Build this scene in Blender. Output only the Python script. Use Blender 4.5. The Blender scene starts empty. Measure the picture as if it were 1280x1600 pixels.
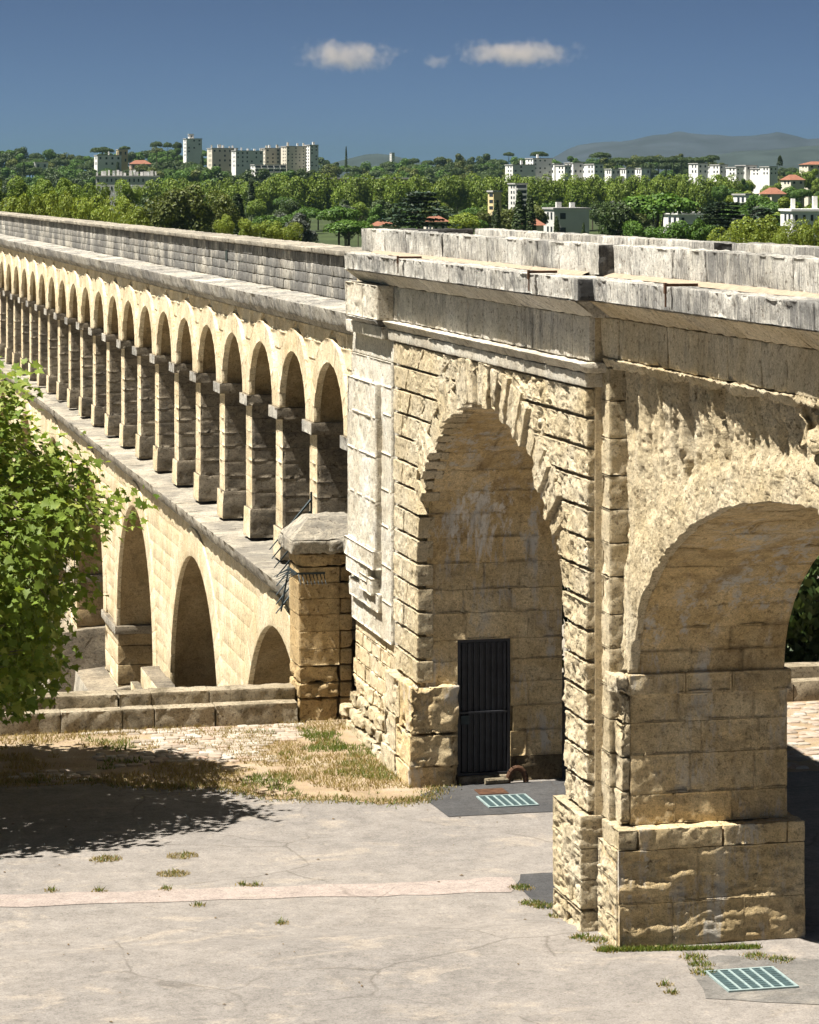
import bpy, math, random
import numpy as np
from mathutils import Vector, Matrix

# ------------------------------------------------------------------ camera, world, sun, exposure
SC = bpy.context.scene
COL = SC.collection
F = 4400.0                    # focal length in pixels of the 1280 px wide photograph
HZ = 293.0                    # horizon row
EYE = 10.15
TH = math.atan(1010 / F)      # the aqueduct runs along +Y, the camera is turned right of it
CT, ST = math.cos(TH), math.sin(TH)

cam_d = bpy.data.cameras.new('camera'); cam = bpy.data.objects.new('camera', cam_d); COL.objects.link(cam)
cam.location = (0, 0, EYE); cam.rotation_euler = (math.pi / 2, 0, -TH)
cam_d.sensor_fit = 'HORIZONTAL'; cam_d.sensor_width = 36; cam_d.lens = 36 * F / 1280
cam_d.shift_y = -(800 - HZ) / 1280; cam_d.clip_start = 0.5; cam_d.clip_end = 80000
SC.camera = cam

SUN_EL = math.radians(63.5); SUN_AZ = math.radians(4)       # azimuth turned from -X towards -Y
to_sun = Vector((-math.cos(SUN_EL) * math.cos(SUN_AZ), -math.cos(SUN_EL) * math.sin(SUN_AZ), math.sin(SUN_EL)))
W = bpy.data.worlds.new('World'); SC.world = W; W.use_nodes = True
wn = W.node_tree.nodes; bg = wn['Background']
sky = wn.new('ShaderNodeTexSky'); sky.sky_type = 'NISHITA'; sky.sun_disc = False
sky.sun_elevation = SUN_EL; sky.sun_rotation = math.atan2(to_sun.x, to_sun.y)
sky.air_density = 0.088; sky.dust_density = 0.0; sky.ozone_density = 1.5; sky.altitude = 0
W.node_tree.links.new(sky.outputs[0], bg.inputs[0]); bg.inputs[1].default_value = 0.05
sd = bpy.data.lights.new('sun', 'SUN'); sd.energy = 5.0; sd.angle = math.radians(0.5); sd.color = (1.0, 0.95, 0.86)
sun = bpy.data.objects.new('sun', sd); COL.objects.link(sun)
sun.rotation_euler = to_sun.to_track_quat('Z', 'Y').to_euler()
VS = SC.view_settings; VS.view_transform = 'Standard'; VS.look = 'None'; VS.gamma = 1; VS.use_curve_mapping = False
VS.exposure = 1.42
SC.cycles.max_bounces = 8; SC.cycles.diffuse_bounces = 5; SC.cycles.volume_bounces = 1

rng = np.random.default_rng(7); random.seed(7)

def at(px, py, D):
    """world point seen at photograph pixel (px,py) at depth D"""
    r = (px - 640) / F * D
    return Vector((r * CT + D * ST, -r * ST + D * CT, EYE - (py - HZ) / F * D))
def gz(y):
    """the paving rises a little towards the camera"""
    t = np.clip((37.9 - np.asarray(y, float)) / 1.3, 0, 1); return .14 * t * t * (3 - 2 * t)
def gnd(px, py):
    z = 0.0
    for _ in range(12): p = at(px, py, F * (EYE - z) / (py - HZ)); z = .5 * z + .5 * float(gz(p.y))
    return p

# ------------------------------------------------------------------ noise and mesh helpers
_P = rng.permutation(4096); _V = rng.random(4096) * 2 - 1
def vnoise(p):
    i = np.floor(p).astype(np.int64); f = p - i; f = f * f * f * (f * (f * 6 - 15) + 10)
    out = 0
    for a in (0, 1):
        for b in (0, 1):
            for c in (0, 1):
                h = _P[(_P[(_P[(i[:, 0] + a) & 4095] + i[:, 1] + b) & 4095] + i[:, 2] + c) & 4095]
                w = (f[:, 0] if a else 1 - f[:, 0]) * (f[:, 1] if b else 1 - f[:, 1]) * (f[:, 2] if c else 1 - f[:, 2])
                out = out + _V[h] * w
    return out
def fbm(p, o=4, g=.55):
    s = 0; a = 1.0; t = 0
    for k in range(o):
        s = s + a * vnoise(p * (2.03 ** k) + 17.3 * k); t += a; a *= g
    return s / t

def np_mesh(name, V, Fc, smooth=False):
    V = np.asarray(V, dtype=np.float32); Fc = np.asarray(Fc, dtype=np.int32)
    me = bpy.data.meshes.new(name); n = Fc.shape[1]
    me.vertices.add(len(V)); me.vertices.foreach_set('co', V.ravel())
    me.loops.add(Fc.size); me.loops.foreach_set('vertex_index', Fc.ravel())
    me.polygons.add(len(Fc)); me.polygons.foreach_set('loop_start', np.arange(0, Fc.size, n, dtype=np.int32))
    if smooth: me.polygons.foreach_set('use_smooth', np.ones(len(Fc), dtype=bool))
    me.update(calc_edges=True)
    return me
def link(name, me, mat=None, parent=None):
    o = bpy.data.objects.new(name, me); COL.objects.link(o)
    if mat is not None and me is not None and not me.materials: me.materials.append(mat)
    if parent is not None: o.parent = parent
    return o
def empty(name, loc=(0, 0, 0), rz=0):
    o = bpy.data.objects.new(name, None); COL.objects.link(o); o.location = loc; o.rotation_euler = (0, 0, rz)
    o.empty_display_size = .2
    return o
def tag(o, label=None, cat=None, group=None, kind=None):
    if label: o['label'] = label
    if cat: o['category'] = cat
    if group: o['group'] = group
    if kind: o['kind'] = kind
    return o
class MB:
    """collects simple geometry into one mesh"""
    def __init__(s): s.v = []; s.f = []
    def add(s, V, Fc):
        b = len(s.v); s.v += [tuple(p) for p in V]; s.f += [tuple(i + b for i in f) for f in Fc]; return s
    def box(s, x0, x1, y0, y1, z0, z1):
        V = [(x, y, z) for x in (x0, x1) for y in (y0, y1) for z in (z0, z1)]
        return s.add(V, [(0, 1, 3, 2), (4, 6, 7, 5), (0, 4, 5, 1), (2, 3, 7, 6), (0, 2, 6, 4), (1, 5, 7, 3)])
    def bar(s, a, b, r, n=6, r2=None):
        a = Vector(a); b = Vector(b); d = (b - a).normalized()
        u = d.cross(Vector((0, 0, 1)) if abs(d.z) < .9 else Vector((1, 0, 0))).normalized(); w = d.cross(u)
        r2 = r if r2 is None else r2; V = []
        for c, rr in ((a, r), (b, r2)):
            for k in range(n):
                t = 2 * math.pi * (k + .5) / n; V.append(c + u * math.cos(t) * rr + w * math.sin(t) * rr)
        return s.add(V, [(k, (k + 1) % n, n + (k + 1) % n, n + k) for k in range(n)] + [tuple(range(n - 1, -1, -1)), tuple(range(n, 2 * n))])
    def mesh(s, name):
        me = bpy.data.meshes.new(name); me.from_pydata(s.v, [], s.f); me.update(); return me
    def build(s, name, mat, parent=None, bevel=0):
        o = link(name, s.mesh(name), mat, parent)
        if bevel:
            m = o.modifiers.new('bevel', 'BEVEL'); m.width = bevel; m.segments = 1; m.limit_method = 'ANGLE'
        return o

_LAT = {}
def lattice(nx, ny, nz):
    key = (nx, ny, nz)
    if key in _LAT: return _LAT[key]
    idx = {}; P = []
    def vid(i, j, k):
        t = (i, j, k)
        if t not in idx: idx[t] = len(P); P.append(t)
        return idx[t]
    Q = []
    for i in range(nx):
        for j in range(ny):
            Q.append((vid(i, j, 0), vid(i, j + 1, 0), vid(i + 1, j + 1, 0), vid(i + 1, j, 0)))
            Q.append((vid(i, j, nz), vid(i + 1, j, nz), vid(i + 1, j + 1, nz), vid(i, j + 1, nz)))
    for i in range(nx):
        for k in range(nz):
            Q.append((vid(i, 0, k), vid(i + 1, 0, k), vid(i + 1, 0, k + 1), vid(i, 0, k + 1)))
            Q.append((vid(i, ny, k), vid(i, ny, k + 1), vid(i + 1, ny, k + 1), vid(i + 1, ny, k)))
    for j in range(ny):
        for k in range(nz):
            Q.append((vid(0, j, k), vid(0, j, k + 1), vid(0, j + 1, k + 1), vid(0, j + 1, k)))
            Q.append((vid(nx, j, k), vid(nx, j + 1, k), vid(nx, j + 1, k + 1), vid(nx, j, k + 1)))
    _LAT[key] = (np.array(P), np.array(Q)); return _LAT[key]

def axis_pts(L, res, r):
    r = min(r, L * .25); n = max(1, int(round((L - 2 * r) / res)))
    return np.concatenate([[0], np.linspace(r, L - r, n + 1), [L]]) / L, r
def normals(V, Q):
    a = V[Q[:, 0]]; n = np.cross(V[Q[:, 2]] - a, V[Q[:, 3]] - V[Q[:, 1]])
    N = np.zeros_like(V)
    for c in range(4): np.add.at(N, Q[:, c], n)
    return N / (np.linalg.norm(N, axis=1, keepdims=True) + 1e-9)

def sstep(x, a, b):
    t = np.clip((x - a) / (b - a), 0, 1); return t * t * (3 - 2 * t)
def hexa(C, res=.12, amp=.012, r=.015, freq=5.0, inward=.4, aniso=(1, 1, 1), seed=0, o=4, wdir=None, side=0., chip=0., cs=2.2):
    """a weathered stone: C maps (x,y,z) corner bits to points; returns V,Q"""
    C = np.asarray(C, dtype=float).reshape(2, 2, 2, 3)
    L = [np.linalg.norm(C[1].mean((0, 1)) - C[0].mean((0, 1))), np.linalg.norm(C[:, 1].mean((0, 1)) - C[:, 0].mean((0, 1))),
         np.linalg.norm(C[:, :, 1].mean((0, 1)) - C[:, :, 0].mean((0, 1)))]
    ax = [axis_pts(l, res, r) for l in L]
    P, Q = lattice(*[len(a[0]) - 1 for a in ax])
    U = np.stack([ax[k][0][P[:, k]] for k in range(3)], 1)
    Lq = np.array(L); q = (U - .5) * Lq; rr = np.array([a[1] for a in ax]); inn = np.clip(q, -Lq / 2 + rr, Lq / 2 - rr)
    dlt = (q - inn) / rr; m = np.linalg.norm(dlt, axis=1, keepdims=True); m = np.where(m > 1e-6, m, 1)
    big = np.abs(dlt).max(1, keepdims=True)
    q = inn + dlt / m * big * rr
    U = q / Lq + .5
    u, v, w = U[:, 0:1], U[:, 1:2], U[:, 2:3]
    X = 0
    for a in (0, 1):
        for b in (0, 1):
            for c in (0, 1):
                X = X + C[a, b, c] * (u if a else 1 - u) * (v if b else 1 - v) * (w if c else 1 - w)
    if amp > 0:
        N = normals(X, Q)
        dsp = amp * (fbm(X * freq * np.array(aniso) + seed * 3.7, o) * 1.6 - inward)
        if chip:
            q = fbm(X * cs * np.array(aniso) + 31.7, 5, .58)
            dsp = dsp - chip * (sstep(q, .08, .13) + .8 * sstep(q, .26, .31))
        if wdir is not None:
            wd = np.clip(N @ np.array(wdir, float), 0, 1); dsp = dsp * np.maximum(wd, side)
        X = X + N * dsp[:, None]
    return X, Q
def boxc(x0, x1, y0, y1, z0, z1):
    return [(x, y, z) for x in (x0, x1) for y in (y0, y1) for z in (z0, z1)]
_sd = [0]
def stone(name, C, mat, parent, **kw):
    _sd[0] += 1
    kw.setdefault('seed', _sd[0])
    V, Q = hexa(C, **kw)
    return link(name, np_mesh(name, V, Q), mat, parent)
def join(name, parts, mat, parent=None, smooth=False):
    Vs = []; Qs = []; b = 0
    for V, Q in parts: Vs.append(V); Qs.append(Q + b); b += len(V)
    return link(name, np_mesh(name, np.concatenate(Vs), np.concatenate(Qs), smooth), mat, parent)
def copy(o, parent, loc=None, label=None):
    c = o.copy(); COL.objects.link(c); c.parent = parent
    if loc is not None: c.location = loc
    return c
def splits(a, b, lo, hi):
    out = [a]
    while out[-1] < b:
        out.append(out[-1] + random.uniform(lo, hi))
    if b - out[-2] < lo * .5: out.pop(-2)
    out[-1] = b
    return out

# ------------------------------------------------------------------ materials
class NT:
    def __init__(s, name):
        s.m = bpy.data.materials.new(name); s.m.use_nodes = True; s.t = s.m.node_tree
        s.b = s.t.nodes['Principled BSDF']; s.b.inputs['Specular IOR Level'].default_value = .25
    def n(s, typ, **kw):
        nd = s.t.nodes.new('ShaderNode' + typ)
        for k, v in kw.items():
            if k in nd.inputs: s.set(nd.inputs[k], v)
            else: setattr(nd, k, v)
        return nd
    def set(s, sock, v):
        if isinstance(v, bpy.types.NodeSocket): s.t.links.new(v, sock)
        elif isinstance(v, (tuple, list)) and sock.type == 'RGBA' and len(v) == 3: sock.default_value = (*v, 1)
        else: sock.default_value = v
    def pos(s, scale=(1, 1, 1), obj=False):
        src = s.n('TexCoord').outputs['Object'] if obj else s.n('NewGeometry').outputs['Position']
        return s.n('Mapping', Vector=src, Scale=scale).outputs[0]
    def noise(s, vec, scale, detail=5, rough=.6, dist=0):
        return s.n('TexNoise', Vector=vec, Scale=scale, Detail=detail, Roughness=rough, Distortion=dist).outputs[0]
    def ramp(s, fac, stops):
        r = s.n('ValToRGB'); s.set(r.inputs[0], fac); e = r.color_ramp.elements
        while len(e) > len(stops): e.remove(e[-1])
        while len(e) < len(stops): e.new(1)
        for k, (p, c) in enumerate(stops):
            e[k].position = p; e[k].color = (c, c, c, 1) if isinstance(c, (int, float)) else (*c, 1)
        return r.outputs[0]
    def mix(s, fac, a, b, mode='MIX'):
        x = s.n('Mix', data_type='RGBA', blend_type=mode)
        s.set(x.inputs[0], fac); s.set(x.inputs[6], a); s.set(x.inputs[7], b); return x.outputs[2]
    def math(s, op, a, b=0.0):
        x = s.n('Math', operation=op); s.set(x.inputs[0], a); s.set(x.inputs[1], b); return x.outputs[0]
    def bump(s, h, strength=.4, dist=.02, prev=None):
        x = s.n('Bump', Height=h, Strength=strength, Distance=dist)
        if prev is not None: s.set(x.inputs['Normal'], prev)
        return x.outputs[0]
    def done(s, col, rough=.9, normal=None):
        s.set(s.b.inputs['Base Color'], col); s.set(s.b.inputs['Roughness'], rough)
        if normal is not None: s.set(s.b.inputs['Normal'], normal)
        return s.m

def stone_mat(name, c1, c2, c3, streak=0., streak_col=(.06, .058, .055), cover=.5, bump=.5, stain=0., stain_col=(.05, .04, .03), white=0., rnd=.12, sscale=(5, 5, .5), crack=.0, pits=.7, lime=None):
    t = NT(name); p = t.pos()
    big = t.noise(p, .8, 6, .6, .4); col = t.ramp(big, [(.3, c1), (.5, c2), (.72, c3)])
    med = t.noise(p, 6, 8, .7)
    col = t.mix(1, col, t.ramp(med, [(.25, .66), (.5, 1.), (.78, 1.18)]), 'MULTIPLY')
    oi = t.n('ObjectInfo').outputs['Random']
    col = t.mix(1, col, t.ramp(oi, [(0, 1 - rnd), (1, 1 + rnd * .6)]), 'MULTIPLY')
    fine = t.noise(p, 38, 6, .75)
    col = t.mix(1, col, t.ramp(fine, [(.26, .42), (.44, .96), (.75, 1.2)]), 'MULTIPLY')
    col = t.mix(1, col, t.ramp(t.noise(p, 19, 5, .72), [(.27, .5), (.43, .95), (.75, 1.18)]), 'MULTIPLY')
    col = t.mix(1, col, t.ramp(t.noise(p, 95, 3, .7), [(.3, .72), (.5, 1.), (.72, 1.2)]), 'MULTIPLY')
    if stain:
        sn = t.ramp(t.noise(t.pos((1, 1, .7)), 1.5, 7, .68, .8), [(.5, 0.), (.66, stain)])
        col = t.mix(sn, col, stain_col)
    if white:
        wn_ = t.math('MULTIPLY', t.ramp(t.noise(t.pos((2.6, 2.6, .55)), 1.5, 7, .72), [(.50, 0.), (.60, 1.)]), t.ramp(t.noise(p, .9, 3), [(.44, 0.), (.56, white)]))
        col = t.mix(wn_, col, (.55, .53, .49))
    if lime:
        dv = t.n('VectorMath', operation='DISTANCE'); t.set(dv.inputs[0], t.pos((1, 1, .6))); dv.inputs[1].default_value = (lime[0], lime[1], lime[2] * .6)
        near = t.ramp(t.math('DIVIDE', dv.outputs['Value'], lime[3]), [(.25, 1.), (1., 0.)])
        run = t.noise(t.pos((5, 5, .55)), 1.5, 8, .75, .4)
        col = t.mix(t.ramp(t.math('ADD', run, t.math('MULTIPLY', t.math('SUBTRACT', near, 1.), .45)), [(.47, 0.), (.60, .85)]), col, (.74, .71, .66))
    if streak:
        s1 = t.noise(t.pos(sscale), 1.4, 9, .75, 1.4)
        s2 = t.noise(p, .7, 4, .6)
        th = t.math('ADD', s1, t.math('MULTIPLY', t.math('SUBTRACT', s2, .5), .8))
        col = t.mix(t.math('MULTIPLY', t.ramp(th, [(1 - cover - .09, 0.), (1 - cover + .09, 1.)]), streak), col, streak_col)
    if crack:
        v = t.n('TexVoronoi', feature='DISTANCE_TO_EDGE', Vector=t.mix(.25, p, t.n('TexNoise', Vector=p, Scale=1.6, Detail=5).outputs[1]), Scale=1.1)
        col = t.mix(t.ramp(v.outputs[0], [(.0, crack), (.012, 0.)]), col, (.05, .04, .03))
    pit = t.ramp(t.noise(p, 15, 4, .55), [(.34, 1.), (.40, 0.)])
    col = t.mix(t.math('MULTIPLY', pit, pits), col, t.mix(1, col, (.35, .3, .26), 'MULTIPLY'))
    h = t.math('ADD', t.math('MULTIPLY', t.noise(p, 14, 10, .72), 1.), t.math('MULTIPLY', pit, -.35))
    nb = t.bump(t.noise(p, 48, 6, .75), min(1, bump * 1.1), .03, t.bump(h, bump, .06))
    return t.done(col, .95, nb)

M = {}
M['wall'] = stone_mat('limestone_warm', (.51, .405, .24), (.61, .505, .335), (.68, .60, .44), bump=.45, stain=.3, stain_col=(.3, .22, .12))
M['rustic'] = stone_mat('limestone_rusticated', (.53, .425, .25), (.64, .535, .355), (.71, .625, .465), bump=.9, stain=.25, stain_col=(.34, .25, .13))
M['pale'] = stone_mat('limestone_pale', (.46, .40, .30), (.58, .53, .43), (.64, .61, .54), bump=.5, streak=.55, cover=.36, streak_col=(.2, .19, .175), sscale=(4, 4, 1.2))
M['jamb'] = stone_mat('limestone_jamb', (.53, .39, .195), (.63, .49, .28), (.70, .585, .385), bump=.7, stain=.4, stain_col=(.3, .205, .1), white=.75, pits=.3, lime=(11.9, 46.4, 4.3, 1.3))
M['soffit'] = stone_mat('limestone_soffit', (.52, .365, .16), (.61, .455, .24), (.68, .55, .34), bump=.7, stain=.6, stain_col=(.2, .125, .05), white=.9, pits=.3, lime=(11.9, 46.3, 4.5, 1.5))
M['grey'] = stone_mat('limestone_grey_crust', (.47, .44, .37), (.56, .53, .47), (.62, .6, .54), bump=.7, streak=.85, cover=.50, streak_col=(.12, .118, .115), rnd=.15, sscale=(9, 9, .9))
M['greydark'] = stone_mat('limestone_black_crust', (.50, .455, .37), (.57, .53, .455), (.62, .59, .53), bump=.6, streak=.8, cover=.40, streak_col=(.19, .183, .175), rnd=.15, sscale=(5, 5, .35))
M['ledge'] = stone_mat('limestone_ledge', (.31, .275, .215), (.385, .345, .275), (.45, .41, .33), bump=.6, streak=.75, cover=.48, streak_col=(.13, .12, .105), sscale=(1.2, 6, 2))
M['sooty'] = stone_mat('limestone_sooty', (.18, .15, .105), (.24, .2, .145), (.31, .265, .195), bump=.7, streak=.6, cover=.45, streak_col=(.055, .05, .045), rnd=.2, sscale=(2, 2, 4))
M['parapet'] = stone_mat('limestone_parapet', (.34, .31, .26), (.43, .40, .34), (.5, .47, .41), bump=.6, streak=.85, cover=.56, streak_col=(.10, .098, .095), rnd=.2, sscale=(5, 5, .8))
M['brown'] = stone_mat('limestone_brown', (.42, .29, .135), (.52, .385, .205), (.60, .48, .29), bump=.7, stain=.5, stain_col=(.17, .115, .055))
M['mortar'] = stone_mat('mortar', (.4, .31, .18), (.47, .38, .24), (.52, .44, .3), bump=.4)
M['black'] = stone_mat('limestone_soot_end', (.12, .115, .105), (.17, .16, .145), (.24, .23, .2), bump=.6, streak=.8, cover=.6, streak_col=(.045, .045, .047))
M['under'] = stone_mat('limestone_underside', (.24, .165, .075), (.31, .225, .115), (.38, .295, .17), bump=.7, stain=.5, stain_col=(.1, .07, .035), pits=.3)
M['friezeb'] = stone_mat('limestone_tan_streaked', (.47, .375, .23), (.56, .47, .32), (.62, .54, .4), bump=.6, streak=.7, cover=.34, streak_col=(.2, .18, .155), sscale=(5, 5, .5))
M['aqcorn'] = stone_mat('limestone_arcade_cornice', (.36, .33, .27), (.44, .41, .35), (.5, .47, .41), bump=.6, streak=.8, cover=.5, streak_col=(.14, .135, .13), sscale=(5, 5, .5))
M['damp'] = stone_mat('limestone_damp', (.13, .095, .05), (.2, .15, .085), (.3, .235, .14), bump=.8, stain=.8, stain_col=(.03, .025, .018))
M['kerb'] = stone_mat('kerb_stone', (.28, .23, .15), (.37, .31, .22), (.44, .38, .28), bump=.8, stain=.8, stain_col=(.1, .08, .045))

def simple(name, col, rough=.6, metal=0., var=.25, scale=4, bump=0, bscale=30):
    t = NT(name); p = t.pos()
    c = t.mix(1, col, t.ramp(t.noise(p, scale, 6, .65), [(.3, 1 - var), (.7, 1 + var * .5)]), 'MULTIPLY')
    t.b.inputs['Metallic'].default_value = metal
    return t.done(c, rough, t.bump(t.noise(p, bscale, 6), bump, .01) if bump else None)
M['door'] = simple('door_paint', (.035, .036, .042), .45, .0, .35, 5, .3)
M['rust'] = simple('rusty_iron', (.09, .045, .025), .8, .2, .5, 9, .4)
M['iron'] = simple('dark_green_iron', (.028, .04, .045), .5, .3, .3, 9, .2)
M['grate_bar'] = simple('grate_pale_metal', (.27, .34, .335), .55, .2, .25, 12, .2)
M['grate_fill'] = simple('grate_dark_metal', (.06, .095, .10), .6, .2, .4, 14, .4)
M['asphalt_dark'] = None

def asphalt(name, c1, c2, chip, chips=.5, cracks=.6):
    t = NT(name); p = t.pos()
    big = t.noise(p, .22, 6, .62, .3); col = t.ramp(big, [(.32, c1), (.66, c2)])
    col = t.mix(1, col, t.ramp(t.noise(p, 2.2, 8, .7), [(.3, .76), (.7, 1.13)]), 'MULTIPLY')
    wid = t.ramp(t.noise(t.pos((.7, 1, 1)), 1.1, 7, .7, .5), [(.55, 0.), (.64, chips)])
    col = t.mix(wid, col, chip)
    col = t.mix(t.ramp(t.noise(p, 3.7, 9, .78, .6), [(.57, 0.), (.64, chips * .7)]), col, chip)
    col = t.mix(1, col, t.ramp(t.noise(p, 8.5, 7, .8), [(.3, .68), (.48, 1.), (.72, 1.16)]), 'MULTIPLY')
    sp = t.noise(p, 30, 5, .8); col = t.mix(1, col, t.ramp(sp, [(.25, .42), (.45, .97), (.7, 1.32)]), 'MULTIPLY')
    d = t.n('TexNoise', Vector=p, Scale=.9, Detail=6).outputs[1]
    v = t.n('TexVoronoi', feature='DISTANCE_TO_EDGE', Vector=t.mix(.35, p, d), Scale=.55).outputs[0]
    msk = t.ramp(t.noise(p, .35, 3), [(.47, 0.), (.56, cracks)])
    ck = t.math('MULTIPLY', t.ramp(v, [(.0, 1.), (.011, 0.)]), msk)
    col = t.mix(ck, col, (.06, .05, .04))
    h = t.math('ADD', t.noise(p, 45, 6, .8), t.math('ADD', t.math('MULTIPLY', ck, -1.), t.math('MULTIPLY', wid, -.7)))
    t.b.inputs['Specular IOR Level'].default_value = .06
    return t.done(col, .97, t.bump(h, .6, .02))
M['asphalt'] = asphalt('worn_asphalt', (.172, .158, .146), (.222, .200, .179), (.28, .242, .2), .6, .45)
M['asphalt_dark'] = asphalt('dark_asphalt_repair', (.05, .05, .052), (.072, .07, .069), (.12, .11, .1), .2, .3)
M['asphalt_rough'] = asphalt('coarse_asphalt_repair', (.11, .105, .1), (.155, .145, .132), (.25, .225, .19), .5, .4)
M['pink'] = asphalt('pinkish_trench_repair', (.255, .213, .19), (.285, .24, .213), (.3, .26, .22), .5, .4)
def soil():
    t = NT('dry_soil'); p = t.pos()
    c = t.ramp(t.noise(p, 1.1, 7, .65, .4), [(.32, (.22, .165, .105)), (.5, (.30, .22, .145)), (.68, (.35, .29, .215))])
    c = t.mix(t.ramp(t.noise(p, 5, 7, .7), [(.5, 0.), (.62, .7)]), c, (.29, .235, .125))
    c = t.mix(1, c, t.ramp(t.noise(p, 40, 5, .7), [(.3, .7), (.6, 1.1)]), 'MULTIPLY')
    return t.done(c, 1, t.bump(t.noise(p, 25, 8, .7), .8, .04))
M['soil'] = soil()
M['dust'] = simple('cornice_dust', (.30, .24, .175), 1, 0, .3, 12, .5)
def cobble_mat():
    t = NT('cobble'); oi = t.n('ObjectInfo').outputs['Random']; p = t.pos()
    isl = t.n('NewGeometry').outputs['Random Per Island']
    c = t.ramp(t.math('FRACT', t.math('ADD', oi, isl)), [(0, (.22, .18, .14)), (.4, (.33, .285, .23)), (.7, (.31, .23, .175)), (1, (.40, .365, .31))])
    c = t.mix(1, c, t.ramp(t.noise(p, 20, 6, .7), [(.3, .75), (.7, 1.1)]), 'MULTIPLY')
    return t.done(c, .8, t.bump(t.noise(p, 40, 6), .4, .01))
M['cobble'] = cobble_mat()

def leaf_mat(name, c1, c2, c3, trans=.35, vscale=1.5):
    t = NT(name); oi = t.n('ObjectInfo').outputs['Random']; isl = t.n('NewGeometry').outputs['Random Per Island']
    c = t.ramp(isl, [(0, c1), (.55, c2), (1, c3)])
    c = t.mix(1, c, t.ramp(oi, [(0, .82), (1, 1.15)]), 'MULTIPLY')
    t.set(t.b.inputs['Base Color'], c); t.b.inputs['Roughness'].default_value = .55
    tr = t.n('BsdfTranslucent', Color=t.mix(1, c, (1.25, 1.2, .5), 'MULTIPLY'))
    mx = t.n('MixShader', Fac=trans); t.t.links.new(t.b.outputs[0], mx.inputs[1]); t.t.links.new(tr.outputs[0], mx.inputs[2])
    t.t.links.new(mx.outputs[0], t.t.nodes['Material Output'].inputs[0])
    return t.m
M['leaf'] = leaf_mat('plane_leaf', (.10, .165, .025), (.20, .265, .04), (.34, .38, .09), .42)
M['f_plane'] = leaf_mat('foliage_yellow_green', (0.109, 0.155, 0.022), (0.171, 0.225, 0.031), (0.256, 0.295, 0.046), .3)
M['f_row'] = leaf_mat('foliage_plane_row', (0.082, 0.132, 0.017), (0.128, 0.186, 0.024), (0.182, 0.233, 0.035), .25)
M['f_pine'] = leaf_mat('foliage_pine', (0.037, 0.084, 0.012), (0.062, 0.127, 0.017), (0.101, 0.168, 0.025), .2)
M['f_dark'] = leaf_mat('foliage_dark', (0.026, 0.047, 0.012), (0.042, 0.070, 0.016), (0.065, 0.094, 0.023), .15)
M['f_brown'] = leaf_mat('foliage_bronze', (0.052, 0.070, 0.014), (0.088, 0.108, 0.020), (0.124, 0.140, 0.028), .2)
M['f_cedar'] = leaf_mat('foliage_cedar', (0.018, 0.036, 0.020), (0.032, 0.054, 0.032), (0.054, 0.081, 0.045), .1)
M['f_grey'] = leaf_mat('foliage_grey_green', (.06, .075, .055), (.085, .1, .08), (.12, .13, .11), .15)
M['grass_dry'] = leaf_mat('dry_grass', (.24, .18, .07), (.30, .23, .10), (.34, .28, .15), .3)
M['grass_green'] = leaf_mat('green_grass', (.06, .10, .015), (.10, .14, .02), (.2, .19, .05), .35)
M['bark'] = simple('bark', (.17, .14, .1), .9, 0, .4, 5, .5)
M['bark_dark'] = simple('bark_dark', (.07, .055, .04), .9, 0, .4, 2)
M['terrain'] = simple('terrain_green', (.035, .05, .015), 1, 0, .5, .03)
M['rock'] = simple('hill_scrub', (.035, .042, .055), 1, 0, .6, .004)
M['rock2'] = simple('hill_wood', (.03, .04, .04), 1, 0, .6, .01)
M['white'] = simple('white_render', (.72, .71, .68), .8, 0, .1, .2)
M['cream'] = simple('cream_render', (.62, .57, .47), .8, 0, .1, .2)
M['greyw'] = simple('grey_render', (.58, .57, .54), .8, 0, .12, .2)
M['ochre'] = simple('ochre_render', (.6, .48, .26), .8, 0, .1, .2)
M['pinkw'] = simple('pink_render', (.55, .4, .32), .8, 0, .1, .2)
M['roof'] = simple('terracotta_tile', (.22, .095, .06), .85, 0, .3, 2)
M['slab'] = simple('roof_gravel', (.36, .35, .34), .9, 0, .2, .5)
M['pane'] = simple('dark_window', (.03, .035, .045), .25, 0, .3, 1)

# ------------------------------------------------------------------ ground and terrain
TER_D = [0, 300, 480, 800, 1200, 1700, 2200, 3200, 6000, 20000]
TER_Z = [-8, -8, -8, -3, 2, 9, 8, 2, 0, 0]
def terrain_z(x, y):
    x = np.asarray(x, float); y = np.asarray(y, float)
    d = np.hypot(x, y); z = np.interp(d, TER_D, TER_Z)
    dep = x * ST + y * CT; r = x * CT - y * ST
    px = 640 + F * r / np.maximum(dep, 1)
    hill = np.exp(-((d - 1750) / 420) ** 2)
    z = z + hill * 5 * (1 / (1 + np.exp((px - 330) / 60))) * (dep > 100)
    z = z - hill * 5 * np.exp(-((px - 640) / 120) ** 2) * (dep > 100)
    return z
def build_terrain():
    ang = np.concatenate([np.arange(-20, 60, 1.0), np.arange(60, 340, 10.0)]) * math.pi / 180
    rad = np.concatenate([[0.01, 30], np.arange(60, 600, 40), np.arange(600, 3400, 80), [4000, 6000, 9000, 14000, 22000]])
    A, R = np.meshgrid(ang, rad); X = R * np.sin(A); Y = R * np.cos(A)
    Z = terrain_z(X, Y) + fbm(np.stack([X.ravel() / 150, Y.ravel() / 150, 0 * X.ravel()], 1), 3).reshape(X.shape) * np.clip((R - 200) / 800, 0, 1) * 1.5
    V = np.stack([X, Y, Z], -1).reshape(-1, 3); n = len(ang)
    Q = [(i * n + j, i * n + (j + 1) % n, (i + 1) * n + (j + 1) % n, (i + 1) * n + j) for i in range(len(rad) - 1) for j in range(n)]
    tag(link('terrain', np_mesh('terrain', V, Q, True), M['terrain']), kind='structure')
build_terrain()

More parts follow.
